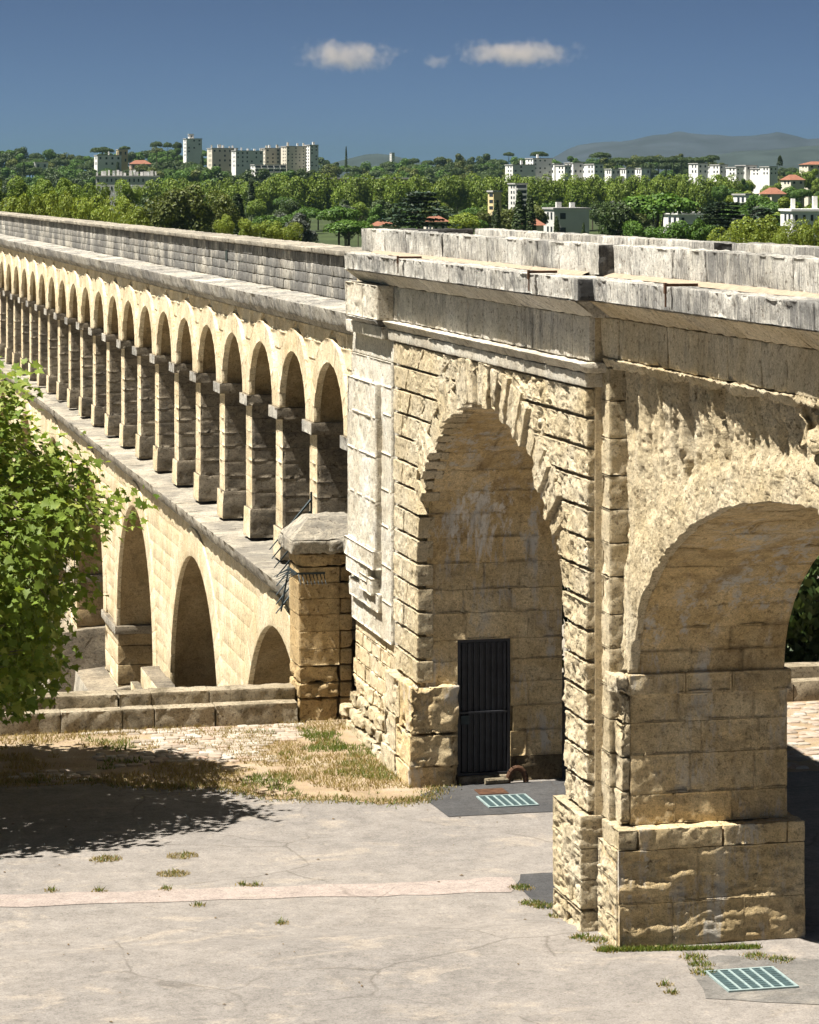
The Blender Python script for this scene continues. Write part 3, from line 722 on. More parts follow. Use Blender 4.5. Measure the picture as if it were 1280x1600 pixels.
# upper arches: spandrel wall + projecting ring of voussoirs, one mesh each shared by all bays
def upper_bay():
    r = 1.55; rb = 1.34; n = 32; mb = MB(); half = SP / 2; pts = [(r * math.cos(math.pi * k / n), ZSP + rb * math.sin(math.pi * k / n)) for k in range(n + 1)]
    zt = 7.5; out = [(half, ZSP)] + pts + [(-half, ZSP)]
    V = []; Fc = []
    for X in (XU, XUB):
        for (y, z) in out: V += [(X, y, z), (X, y, zt)]
    m = 2 * len(out)
    for k in range(len(out) - 1):
        i = 2 * k; Fc += [(i, i + 1, i + 3, i + 2), (m + i, m + i + 2, m + i + 3, m + i + 1), (i, i + 2, m + i + 2, m + i)]
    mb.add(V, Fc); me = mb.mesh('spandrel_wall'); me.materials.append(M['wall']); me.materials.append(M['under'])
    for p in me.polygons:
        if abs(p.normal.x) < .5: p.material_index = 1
    vs = []
    nv = 13
    for k in range(nv):
        t0, t1 = math.pi * k / nv, math.pi * (k + 1) / nv; C = np.zeros((2, 2, 2, 3)); g = .001
        for i, X in enumerate((XRING + random.uniform(-.004, .004), XU + .03)):
            for j, t in enumerate((t1 - g, t0 + g)):
                for l, rr in enumerate((-.012, .42)):
                    C[i, j, l] = (X, max(-half + .01, min(half - .01, (r + rr) * math.cos(t))), ZSP + (rb + rr * 1.1) * math.sin(t))
        V, Q = hexa(C, .1, .006, .004, 3, seed=5, wdir=(-1, 0, 0)); vs.append(np_mesh('voussoir', V, Q)); vs[-1].materials.append(M['wall'])
    sp = []
    for s in (-1, 1):        # spandrel facing stones between the rings
        for (z0, z1) in ((6.62, 6.98), (6.985, 7.3)):
            ya = math.sqrt(max(0, 1.8 ** 2 - (z0 - ZSP) ** 2)); yb = math.sqrt(max(0, 1.8 ** 2 - (z1 - ZSP) ** 2))
            lo0, hi0 = ya, half; lo1, hi1 = yb, half
            C = np.zeros((2, 2, 2, 3))
            for i, X in enumerate((XU - .025, XU + .1)):
                for l, (lo, hi, zq) in enumerate(((lo0, hi0, z0), (lo1, hi1, z1))):
                    a, b = (lo, hi - .004) if s > 0 else (-hi + .004, -lo)
                    C[i, 0, l] = (X, a, zq + (.002 if l == 0 else -.002)); C[i, 1, l] = (X, b, zq + (.002 if l == 0 else -.002))
            V, Q = hexa(C, .12, .005, .004, 3, seed=5, wdir=(-1, 0, 0)); sp.append(np_mesh('stone', V, Q)); sp[-1].materials.append(M['wall'])
    return me, vs, sp
ub, uv, us = upper_bay()
for k in range(NB):
    o = link('spandrel_wall', ub, None, AQ); o.location = (-AQ.location.x, Y0 + (k + .5) * SP - AQ.location.y, 0)
    if k < 24:
        for me in uv: link('voussoir', me, None, o)
        for me in us: link('stone', me, None, o)
YE = Y0 + NB * SP
def arun(y0, y1, prof, mat, lo, hi, name, parent=AQ, cap=300, gap=.004, flare=None, **kw):
    """stones along the aqueduct; far ones go into one stuff mesh"""
    xb0, xt0, xk, za, zb = prof; s = splits(y0, y1, lo, hi); rest = []
    for i in range(len(s) - 1):
        j = random.uniform(-.008, .008); zt = zb + random.uniform(-.006, .006)
        C = [(xb0 + j, s[i] + gap, za), (xt0 + j, s[i] + gap, zt), (xb0 + j, s[i + 1] - gap, za), (xt0 + j, s[i + 1] - gap, zt),
             (xk, s[i] + gap, za), (xk, s[i] + gap, zt + (flare or 0)), (xk, s[i + 1] - gap, za), (xk, s[i + 1] - gap, zt + (flare or 0))]
        if i < cap: ach(stone(name, C, M[mat], parent, **kw))
        else: _sd[0] += 1; rest.append(hexa(C, seed=_sd[0], **kw))
    if rest: ach(join(name + 's_far', rest, M[mat], parent))['kind'] = 'stuff'
ach(MB().box(XU + .02, 12.88, 52.02, YE, 7.501, 7.55).add([], []).build('wall_core', M['mortar'], AQ))
arun(52.3, YE, (10.84, 10.74, 12.0, 7.46, 7.78), 'aqcorn', 1.1, 1.7, 'cornice_stone', res=.1, amp=.02, r=.02, flare=.05)
arun(52.02, YE, (11.08, 10.98, 11.3, 7.30, 7.455), 'aqcorn', 1.1, 1.7, 'cornice_moulding', res=.14, amp=.012)
# parapet of the channel: four courses of small blocks
ach(MB().box(11.76, 12.5, 52.02, YE, 7.56, 8.73).build('channel_core', M['mortar'], AQ))
rows = [7.82, 8.05, 8.28, 8.5, 8.725]; n_ind = 0; far = []; cand = []
for r_ in range(4):
    s = splits(52.02, YE, .38, .75)
    for i in range(len(s) - 1): cand.append((s[i], s[i + 1], rows[r_], rows[r_ + 1]))
cand.sort()
for q, (a, b, z0, z1) in enumerate(cand):
    C = boxc(11.70 + random.uniform(-.005, .008), 11.9, a + .004, b - .004, z0 + .004, z1 - .004)
    if q < 300: ach(stone('stone', C, M['parapet'], AQ, res=.13, amp=.014, r=.014))
    else: _sd[0] += 1; far.append(hexa(C, .3, .008, .012, seed=_sd[0]))
ach(join('parapet_stones_far', far, M['parapet'], AQ))['kind'] = 'stuff'
arun(52.02, YE, (11.58, 11.56, 12.62, 8.735, 8.86), 'ledge', .9, 1.5, 'coping_stone', res=.1, amp=.016, r=.02)
ach(MB().box(11.69, 11.75, 72.0, 72.3, 8.25, 8.52).build('drain_slot', M['pane'], AQ))
# ledge between the storeys
arun(53.0, YE, (10.52, 10.44, 13.3, 1.64, 1.93), 'ledge', 1.2, 2.2, 'ledge_slab', res=.14, amp=.03, r=.03, freq=2.5, flare=.06)
arun(53.0, YE, (10.72, 10.58, 11.2, 1.46, 1.635), 'aqcorn', 1.2, 2.2, 'ledge_moulding', res=.2, amp=.015)
# lower arches
LP, LR, LC0 = 3 * SP, 4.2, 59.7; ZSL = -3.5; XL, XLB = 10.80, 13.3
def lower_bay():
    n = 40; half = LP / 2; pts = [(LR * math.cos(math.pi * k / n), ZSL + LR * math.sin(math.pi * k / n)) for k in range(n + 1)]
    out = [(half, ZSL)] + pts + [(-half, ZSL)]; V = []; Fc = []
    for X in (XL, XLB):
        for (y, z) in out: V += [(X, y, z), (X, y, 1.5)]
    m = 2 * len(out)
    for k in range(len(out) - 1):
        i = 2 * k; Fc += [(i, i + 1, i + 3, i + 2), (m + i, m + i + 2, m + i + 3, m + i + 1), (i, i + 2, m + i + 2, m + i)]
    mb = MB(); mb.add(V, Fc)
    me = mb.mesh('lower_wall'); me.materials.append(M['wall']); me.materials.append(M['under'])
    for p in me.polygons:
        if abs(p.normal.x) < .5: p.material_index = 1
    return me
lb = lower_bay()
vl = []; nvl = 25
for k in range(nvl):
    t0, t1 = math.pi * k / nvl, math.pi * (k + 1) / nvl; C = np.zeros((2, 2, 2, 3)); g = .001
    for i, X in enumerate((XL - .07, XL + .05)):
        for j, t in enumerate((t1 - g, t0 + g)):
            for l, rr in enumerate((LR - .015, LR + .72)): C[i, j, l] = (X, rr * math.cos(t), ZSL + rr * math.sin(t))
    V, Q = hexa(C, .2, .002, .004, 1.5, seed=5, wdir=(-1, 0, 0)); vl.append(np_mesh('voussoir', V, Q)); vl[-1].materials.append(M['wall'])
pl_me = []
zq = [-8.2, -7.4, -6.7, -6.0, -5.35, -4.75, -4.15, -3.78]
for k in range(7):
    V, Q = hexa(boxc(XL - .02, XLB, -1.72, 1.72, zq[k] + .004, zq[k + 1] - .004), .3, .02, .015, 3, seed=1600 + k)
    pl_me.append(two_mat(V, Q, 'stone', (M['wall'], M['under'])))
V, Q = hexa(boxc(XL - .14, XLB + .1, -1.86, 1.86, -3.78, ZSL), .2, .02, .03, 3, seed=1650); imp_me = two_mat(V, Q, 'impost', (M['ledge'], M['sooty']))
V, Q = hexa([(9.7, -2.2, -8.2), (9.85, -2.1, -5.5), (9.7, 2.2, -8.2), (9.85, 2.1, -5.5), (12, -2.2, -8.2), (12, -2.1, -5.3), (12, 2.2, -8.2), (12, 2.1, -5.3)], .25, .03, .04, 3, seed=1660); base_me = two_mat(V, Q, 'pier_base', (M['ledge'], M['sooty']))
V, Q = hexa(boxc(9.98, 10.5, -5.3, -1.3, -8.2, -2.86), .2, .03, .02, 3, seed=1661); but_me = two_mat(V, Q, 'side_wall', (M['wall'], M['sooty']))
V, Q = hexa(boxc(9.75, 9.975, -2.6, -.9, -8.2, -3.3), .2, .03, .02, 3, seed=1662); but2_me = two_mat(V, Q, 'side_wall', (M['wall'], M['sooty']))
for k in range(10):
    yc = LC0 + k * LP; o = link('lower_wall', lb, None, AQ); o.location = (-AQ.location.x, yc - AQ.location.y, 0)
    if k < 6:
        for me in vl: link('voussoir', me, None, o)
    p = link('lower_pier', base_me, None, AQ); p.location = (-AQ.location.x, yc + LP / 2 - AQ.location.y, 0)
    link('impost', imp_me, None, p)
    if k == 1: link('side_wall', but_me, None, p); link('side_wall', but2_me, None, p)
    for me in pl_me: link('stone', me, None, p)
# facing stones of the lower wall in the first bays (joints of the spandrels)
cnt = 0
for k in range(0, 4):
    for e in (0,):
        yc0, yc1 = LC0 + k * LP, LC0 + (k + 1) * LP
        zrow = np.arange(-3.4, 1.45, .44)
        for r_ in range(len(zrow) - 1):
            z0, z1 = zrow[r_], zrow[r_ + 1]; Rm = LR + .5
            def edge(zv): return math.sqrt(max(0, Rm * Rm - (zv - ZSL) ** 2))
            e0, e1 = edge(z0), edge(z1); a0, a1 = yc0 + e0, yc0 + e1; b0, b1 = yc1 - e0, yc1 - e1
            s = splits(max(a0, a1), min(b0, b1), .6, 1.1) if min(b0, b1) - max(a0, a1) > .5 else [max(a0, a1), min(b0, b1)]
            for i in range(len(s) - 1):
                la0, la1 = (a0, a1) if i == 0 else (s[i], s[i]); lb0, lb1 = (b0, b1) if i == len(s) - 2 else (s[i + 1], s[i + 1])
                g = .002; xo = XL - .03 + random.uniform(-.003, .003)
                C = [(xo, la0 + g, z0 + g), (xo, la1 + g, z1 - g), (xo, lb0 - g, z0 + g), (xo, lb1 - g, z1 - g), (XL + .1, la0 + g, z0 + g), (XL + .1, la1 + g, z1 - g), (XL + .1, lb0 - g, z0 + g), (XL + .1, lb1 - g, z1 - g)]
                ach(stone('stone', C, M['wall'], AQ, res=.2, amp=.002, r=.004, freq=1.5, seed=5, wdir=(-1, 0, 0))); cnt += 1

# ------------------------------------------------------------------ pillar, kerb walls, spiked rails
PIL = empty('stone_pillar', (10.3, 53, 0)); tag(PIL, 'square ochre stone pillar with overhanging hipped cap beside the end arch', 'pillar')
def pch(o, par): o.matrix_parent_inverse = Matrix.Translation(-par.location); return o
zp = [-.1, .42, .72, 1.05, 1.36, 1.70, 2.02, 2.32, 2.62, 2.92]
for k in range(len(zp) - 1):
    low = zp[k] < .9; j = random.uniform(-.012, .012)
    cut = 10.72 + (.0 if k % 2 else .0)
    pch(stone('stone', boxc(9.92 + j, cut - .01, 52.62 + j, 53.6, zp[k] + .004, zp[k + 1] - .004), M['brown'], PIL, res=.04, amp=.04 if low else .008, r=.03 if low else .004, freq=5, chip=.03 if low else .006, wdir=None if low else (-.6, -.8, 0), side=.1, seed=5), PIL)
    if k % 2 == 0 or k < 5: pch(stone('stone', boxc(cut + .01, 10.97, 52.66, 53.6, zp[k] + .004, zp[min(k + 1, 9)] - .004), M['brown'], PIL, res=.06, amp=.02, r=.03), PIL)
    else: pch(stone('stone', boxc(cut - .008, 10.97, 52.625 + j, 53.6, zp[k] + .004, zp[k + 1] - .004), M['brown'], PIL, res=.06, amp=.015, r=.02), PIL)
pch(stone('stone', boxc(9.90, 10.97, 52.6, 53.62, 2.925, 3.19), M['brown'], PIL, res=.045, amp=.05, r=.05, freq=5), PIL)
capst = pch(stone('cap_stone', boxc(9.74, 11.0, 52.42, 53.9, 3.19, 3.46), M['ledge'], PIL, res=.05, amp=.035, r=.04), PIL)
pch(stone('cap_top', [(9.75, 52.43, 3.455), (10.15, 52.85, 3.86), (9.75, 53.89, 3.455), (10.15, 53.5, 3.86), (11.0, 52.43, 3.455), (11.0, 52.9, 3.88), (11.0, 53.89, 3.455), (11.0, 53.5, 3.88)], M['ledge'], PIL, res=.06, amp=.025, r=.02), PIL)

def kerb(name, x0, x1, label, cuts_lo, cuts_hi):
    K = empty(name, ((x0 + x1) / 2, 52.7, 0)); tag(K, label, 'kerb wall', 'low stepped kerb walls at the terrace edge')
    for s, (ya, yb, za, zb) in ((cuts_lo, (52.45, 52.86, -.1, .40)), (cuts_hi, (52.80, 53.3, .02, .63))):
        for i in range(len(s) - 1):
            pch(stone('kerb_stone', boxc(s[i] + .003, s[i + 1] - .003, ya + random.uniform(-.008, .008), yb, za, zb + random.uniform(-.006, .006)), M['kerb'], K, res=.06 if 3 < s[i + 1] < 10 else .25, amp=.010, r=.012, freq=5, chip=.006), K)
gx = lambda px: gnd(px, 1140).x
kerb('kerb_wall', -20, 9.9, 'low two-step kerb wall of rough stone blocks left of the pillar', [-20, -17, -14, -11, -8, -5, -2, .6, 2.5] + [gx(v) for v in (92, 190, 242, 340)] + [9.88], [-20, -17.5, -14.5, -11.5, -9, -6, -3, -.5, 1.8, 3.6] + [gx(v) for v in (85, 187, 240, 335)] + [9.9])
kerb('kerb_wall', 14, 44, 'low stone kerb wall seen through the right-hand arch', splits(13.9, 44, 1.4, 2.4), splits(13.9, 44, 1.4, 2.4))

FAN = empty('spiked_railing', (10.3, 55, 2)); tag(FAN, 'dark iron fan of slanting bars blocking the ledge behind the pillar', 'railing')
pch(MB().bar((10.62, 55, 2.9), (10.62, 55, 4.1), .022).build('post', M['iron'], FAN), FAN)
for k in range(8):
    z1 = 3.95 - k * .24; x1 = 10.62 - max(0, k - 3) * .05; ln = .86 - .05 * k
    pch(MB().bar((x1, 55 + .02 * k, z1), (x1 - ln, 55 - .1 + .02 * k, z1 - ln * 1.12), .026, 6, .012).build('spike_bar', M['iron'], FAN), FAN)
pch(MB().bar((10.35, 54.98, 3.6), (10.0, 54.95, 1.75), .018).build('brace', M['iron'], FAN), FAN)
FAN2 = empty('spike_collar', (10.3, 52.6, 2.8)); tag(FAN2, 'blue-green iron strip of downward spikes round the pillar neck', 'spikes')
pch(MB().box(9.86, 10.42, 52.55, 52.575, 2.80, 2.84).box(9.86, 9.885, 52.575, 53.5, 2.80, 2.84).build('strip', M['iron'], FAN2), FAN2)
for k in range(8):
    x = 9.9 + k * .07; pch(MB().bar((x, 52.56, 2.81), (x + .015, 52.38, 2.62), .013, 5, .003).build('spike', M['iron'], FAN2), FAN2)
for k in range(7):
    y = 52.6 + k * .13; pch(MB().bar((9.87, y, 2.82), (9.55, y - .05, 2.66 + .02 * (k % 3)), .014, 5, .003).build('spike', M['iron'], FAN2), FAN2)
pch(MB().bar((10.98, 53.3, 3.85), (10.8, 53.2, 3.5), .015).build('spike', M['iron'], FAN2), FAN2)

# ------------------------------------------------------------------ grates, manhole, pipe
def grate(px, py, size, label, z=.016):
    g = gnd(px, py); R = empty('drain_grate', (g.x, g.y, float(gz(g.y)))); tag(R, label, 'drain grate', 'square pale metal drain grates')
    h = size / 2
    MB().box(-h, h, -h, h, z - .03, z).build('grate_plate', M['grate_fill'], R)
    mb = MB(); t = .035
    for b in ((-h - t, h + t, -h - t, -h), (-h - t, h + t, h, h + t), (-h - t, -h, -h, h), (h, h + t, -h, h)): mb.box(*b, z - .03, z + .012)
    mb.build('grate_frame', M['grate_bar'], R)
    for k in range(1, 6):
        x = -h + size * k / 6; MB().box(x - .016, x + .016, -h, h, z, z + .010).build('grate_bar', M['grate_bar'], R)
    for k in range(1, 10):
        y = -h + size * k / 10; MB().box(-h, h, y - .008, y + .008, z - .001, z + .004).build('cross_wire', M['grate_fill'], R)
grate(793, 1253, .78, 'pale metal drain grate in dark asphalt in front of the door')
grate(1174, 1532, .86, 'pale metal drain grate in rough patch at bottom right')
g = gnd(768, 1238)
mb = MB(); mb.box(-.25, .25, -.2, .2, .0, .018); o = mb.build('access_cover', M['rust'], None, .004); o.location = (g.x, g.y, .002); tag(o, 'small rusty square access cover near the door', 'cover')
def pipe():
    R = empty('drain_pipe', (12.5, 46.3, 0)); tag(R, 'short curved rusty pipe stub at the foot of the door', 'pipe')
    mb = MB(); prev = None
    for k in range(9):
        t = math.pi * k / 8; p = (12.42 + .16 * math.cos(t) * -1 + .1, 46.36, .02 + .24 * math.sin(t))
        if prev: mb.bar(prev, p, .05, 10)
        prev = p
    pch(mb.build('bend', M['rust'], R), R)
    pch(MB().bar((11.95, 46.33, .06), (12.36, 46.36, .06), .055, 10).build('stub', M['kerb'], R), R)
pipe()

# ------------------------------------------------------------------ cobbles and grass
def cobbles():
    root = tag(link('cobbled_strip', MB().box(-12, 10.0, 48.0, 52.4, -.05, .0095).mesh('cobbled_strip'), M['soil']), kind='structure')
    protos = []
    for v in range(6):
        V, Q = hexa(boxc(-.5, .5, -.5, .5, -.5, .5), .9, .03, .2, 2.5, seed=2000 + v); protos.append(V)
    Q0 = Q
    ms = [np_mesh('cobble', V, Q0, True) for V in protos]
    for me in ms: me.materials.append(M['cobble'])
    pts = []
    y = 48.2; row = 0
    while y < 52.35:
        x = -12 + (row % 2) * .12
        while x < 10.2:
            w = random.uniform(.17, .3); n = fbm(np.array([[x * .45, y * .6, 3.]]), 3)[0]
            pxx = x * CT - y * ST; d = x * ST + y * CT; px = 640 + F * pxx / d
            dens = .1 - abs(px - 330) / 700 - (51 - y) * .03
            if n + dens > -.12 and not (x > 9.7): pts.append((x + w / 2, y, w, random.uniform(.15, .2)))
            x += w + .015
        y += .205; row += 1
    near = sorted(pts, key=lambda p: abs(p[0] - 6.2) + abs(p[1] - 50.8) * .8)
    for q, (x, y, w, l) in enumerate(near[:300]):
        o = link('cobble', ms[q % 6], None, root); o.location = (x, y + random.uniform(-.02, .02), -.005 + random.uniform(-.012, .01)); o.scale = (w, l, .085); o.rotation_euler = (0, 0, random.uniform(-.15, .15))
    parts = []
    for q, (x, y, w, l) in enumerate(near[300:]):
        parts.append((protos[q % 6] * np.array([w, l, .085]) + np.array([x, y, -.008]), Q0))
    for i in range(900):                                     # the strip on the right of the block
        x = random.uniform(15, 23); y = random.uniform(46.4, 52.3)
        parts.append((protos[i % 6] * np.array([.24, .18, .085]) + np.array([x, y, -.008]), Q0))
    o = join('cobbles_far', parts, M['cobble'], root, True); o['kind'] = 'stuff'
cobbles()
def blades(name, spots, mat, hmin, hmax, label):
    V = []; T = []
    for (x, y, z, s) in spots:
        a = random.uniform(0, 6.28); h = random.uniform(hmin, hmax) * s; w = .008 + .004 * random.random(); lean = random.uniform(.2, 1.) * h; b = random.uniform(0, 6.28)
        z = z + float(gz(y)); i = len(V); V += [(x - w * math.cos(a), y - w * math.sin(a), z), (x + w * math.cos(a), y + w * math.sin(a), z), (x + lean * math.cos(b), y + lean * math.sin(b), z + h)]
        T.append((i, i + 1, i + 2))
    tag(link(name, np_mesh(name, V, T), M[mat]), label, 'grass', kind='stuff')
def in_verge(x, y):
    pts = verge; c = False; j = len(pts) - 1
    for i in range(len(pts)):
        if (pts[i][1] > y) != (pts[j][1] > y) and x < (pts[j][0] - pts[i][0]) * (y - pts[i][1]) / (pts[j][1] - pts[i][1]) + pts[i][0]: c = not c
        j = i
    return c
dry = []; grn = []
N_ = 60000; xy = np.stack([rng.uniform(-6, 11, N_), rng.uniform(46, 52.5, N_), np.zeros(N_)], 1)
nn = fbm(xy * np.array([.7, .7, 1]) + 5, 4); n2 = fbm(xy * 1.3 + 50, 3)
for i in range(N_):
    x, y = xy[i, 0], xy[i, 1]
    if not in_verge(x, y): continue
    edge = max(0, 1 - abs(y - 47.3) / 1.2) * .35
    if nn[i] + edge > .05: dry.append((x, y, .008, 1))
    if n2[i] + edge > .30: grn.append((x, y, .008, .9))
def tuft(px, py, n, r, lst, s=1., sx=1., z=.0):
    g = gnd(px, py)
    for _ in range(n):
        a = random.uniform(0, 6.28); q = r * math.sqrt(random.random()); lst.append((g.x + q * math.cos(a) * sx, g.y + q * math.sin(a), z, s))
for px, py in ((165, 1343), (285, 1338), (272, 1366)): tuft(px, py, 260, .2, dry, .5, 1.3); tuft(px, py, 40, .2, grn, .6)
for px, py in ((80, 1392), (155, 1393), (260, 1390), (380, 1383), (400, 1384), (1040, 1540), (1050, 1552), (440, 1443), (310, 1415)): tuft(px, py, 22, .06, grn, .8); tuft(px, py, 40, .12, dry, .5)
for px, py in ((815, 1388), (830, 1412), (850, 1417), (876, 1432), (910, 1465), (935, 1470), (950, 1484), (1085, 1497), (1100, 1520), (1095, 1508), (1180, 1495), (1220, 1500)): tuft(px, py, 90, .12, grn, .6, 1.3); tuft(px, py, 80, .2, dry, .5)
for px in range(945, 1180, 9): tuft(px, 1486 - (px - 945) * .02, 70, .07, grn, .6, 1.6)
for px, py in ((575, 1180), (560, 1195), (590, 1205), (550, 1170), (505, 1172), (500, 1150), (605, 1215)): tuft(px, py, 260, .3, grn, .9, 1.4)
for a_, b_ in zip(verge[2:11], verge[3:12]):
    for _ in range(420):
        q = random.random(); x = a_[0] + (b_[0] - a_[0]) * q + random.gauss(0, .12); y = a_[1] + (b_[1] - a_[1]) * q + random.gauss(.05, .16); (dry if random.random() < .75 else grn).append((x, y, .004, .7))
blades('dry_grass', dry, 'grass_dry', .03, .10, 'straw-coloured dry grass over the verge and paving cracks')
blades('green_weeds', grn, 'grass_green', .04, .12, 'green weeds along cracks, verge and pier foot')
# dead leaves scattered on the paving
V = []; T = []
for _ in range(160):
    x, y = random.uniform(0, 14), random.uniform(33, 47)
    if random.random() > .35 and x > 5: continue
    s = random.uniform(.015, .04); a = random.uniform(0, 6.28); z = .006 + float(gz(y)); i = len(V)
    V += [(x + s * math.cos(a), y + s * math.sin(a), z), (x - s * math.sin(a) * .5, y + s * math.cos(a) * .5, z + s * .3), (x - s * math.cos(a), y - s * math.sin(a), z), (x + s * math.sin(a) * .5, y - s * math.cos(a) * .5, z + s * .4)]
    T.append((i, i + 1, i + 2, i + 3))
tag(link('leaf_litter', np_mesh('leaf_litter', V, T), simple('dead_leaf', (.12, .075, .03), .9)), 'scattered dead leaves and crumbs on the paving', 'litter', kind='stuff')

# ------------------------------------------------------------------ the plane tree on the left
LEAF = [(0, 0), (.12, .16), (.42, .10), (.34, .32), (.58, .52), (.30, .55), (.20, .66), (0, 1.0), (-.20, .66), (-.30, .55), (-.58, .52), (-.34, .32), (-.42, .10), (-.12, .16), (0, .42)]
LT = [(14, 0, 1), (14, 1, 3), (1, 2, 3), (14, 3, 5), (3, 4, 5), (14, 5, 6), (14, 6, 7), (14, 7, 8), (14, 8, 9), (9, 10, 11), (14, 9, 11), (11, 12, 13), (14, 11, 13), (14, 13, 0)]
def near_tree():
    T_ = empty('plane_tree', (.6, 47.4, 0)); tag(T_, 'leafy green plane tree with broad lobed leaves at the left edge', 'tree')
    cx, cy, cz = 1.75, 47.4, 4.75
    mb = MB(); pts = [(.6, 47.4, -.05), (.62, 47.4, 1.4), (.75, 47.4, 2.8), (.9, 47.4, 4.2), (1.1, 47.4, 6.0)]
    for k in range(4): mb.bar(pts[k], pts[k + 1], .32 - .05 * k, 12, .27 - .05 * k)
    pch(mb.build('trunk', M['bark'], T_), T_)
    r = np.random.default_rng(11); tips = []
    base = np.array([[.75, 47.4, 2.8], [.9, 47.4, 4.2], [1.0, 47.4, 5.2]])
    limbs = []
    for k in range(16):
        a = r.uniform(0, 2 * math.pi) if k > 5 else (k - 2.5) * .45; el = r.uniform(-.15, .9); L = r.uniform(2.8, 4.2)
        b = base[k % 3]; e = b + L * np.array([math.cos(a) * math.cos(el), math.sin(a) * math.cos(el), math.sin(el)]); limbs.append((b, e))
        m = (b + e) / 2 + np.array([0, 0, .25])
        pch(MB().bar(b, m, .10, 7, .06).bar(m, e, .06, 6, .025).build('limb', M['bark'], T_), T_)
    twigs = MB()
    leaves = []
    n = 0
    while n < 1150:
        d = r.normal(size=3); d /= np.linalg.norm(d); rad = r.uniform(.45, 1.0) ** .5
        p = np.array([d[0] * (4.15 - 1.0 * max(0, d[2] - .05)), d[1] * 4.4, d[2] * 4.1]); sq = np.sign(p) * np.abs(p)
        p = np.array([cx, cy, cz]) + p * rad
        bump = fbm(p[None] * .45 + 9, 3)[0]
        if rad > .90 + .45 * bump: continue
        if p[2] < 1.75: continue
        n += 1
        b = min(limbs, key=lambda l: np.linalg.norm(l[1] - p))[1]; b = b + (p - b) * .45
        twigs.bar(b, p, .016, 4, .006)
        out = (p - np.array([cx, cy, cz - 1])); out /= np.linalg.norm(out) + 1e-6
        for q in range(int(r.integers(30, 46))):
            leaves.append((p + np.clip(r.normal(size=3), -1.7, 1.7) * np.array([.30, .30, .22]), out))
    pch(twigs.build('twigs', M['bark'], T_), T_)['kind'] = 'stuff'
    Ls = []
    LV = np.array([(x, y, .10 * abs(x) - .18 * y * y) for x, y in LEAF])
    for (p, out) in leaves:
        s = r.uniform(.075, .125) if r.random() < .3 else r.uniform(.12, .21)
        nrm = np.array([-.15, -.2, .75]) + out * .5 + r.normal(size=3) * .45; nrm /= np.linalg.norm(nrm)
        tip = out * .8 + np.array([0, 0, -.55]) + r.normal(size=3) * .6; tip -= nrm * tip.dot(nrm); tip /= np.linalg.norm(tip) + 1e-6
        side = np.cross(tip, nrm); Rm = np.stack([side, tip, nrm], 1) * s
        Ls.append((p, Rm))
    def score(l):
        p = l[0]; d = p[0] * ST + p[1] * CT; px = 640 + F * (p[0] * CT - p[1] * ST) / d
        return (px < 5) * 100 + d - p[0] * .3
    Ls.sort(key=score)
    me = np_mesh('leaf', LV, LT); me.materials.append(M['leaf'])
    for p, Rm in Ls[:300]:
        o = link('leaf', me, None, T_); m = Matrix([[*Rm[0], p[0]], [*Rm[1], p[1]], [*Rm[2], p[2]], [0, 0, 0, 1]])
        o.matrix_basis = Matrix.Translation(-T_.location) @ m
    def inview(l):
        p = l[0]; return 640 + F * (p[0] * CT - p[1] * ST) / (p[0] * ST + p[1] * CT) > -25
    outs = [l for l in Ls[300:] if not inview(l)]; Ls = Ls[:300] + [l for l in Ls[300:] if inview(l)]
    LO = np.array([(0, 0, 0), (.5, .45, 0), (0, 1, -.15), (-.5, .45, 0)]); A = np.stack([x[1] for x in outs]); P = np.stack([x[0] for x in outs])
    V = (np.einsum('nij,kj->nki', A, LO) + P[:, None]).reshape(-1, 3)
    o = pch(link('foliage', np_mesh('foliage', V, np.arange(len(V)).reshape(-1, 4)), M['leaf'], T_), T_); o['kind'] = 'stuff'
    A = np.stack([x[1] for x in Ls[300:]]); P = np.stack([x[0] for x in Ls[300:]])
    V = (np.einsum('nij,kj->nki', A, LV) + P[:, None]).reshape(-1, 3)
    Tt = (np.array(LT)[None] + (np.arange(len(P)) * len(LV))[:, None, None]).reshape(-1, 3)
    o = pch(link('foliage', np_mesh('foliage', V, Tt), M['leaf'], T_), T_); o['kind'] = 'stuff'
near_tree()

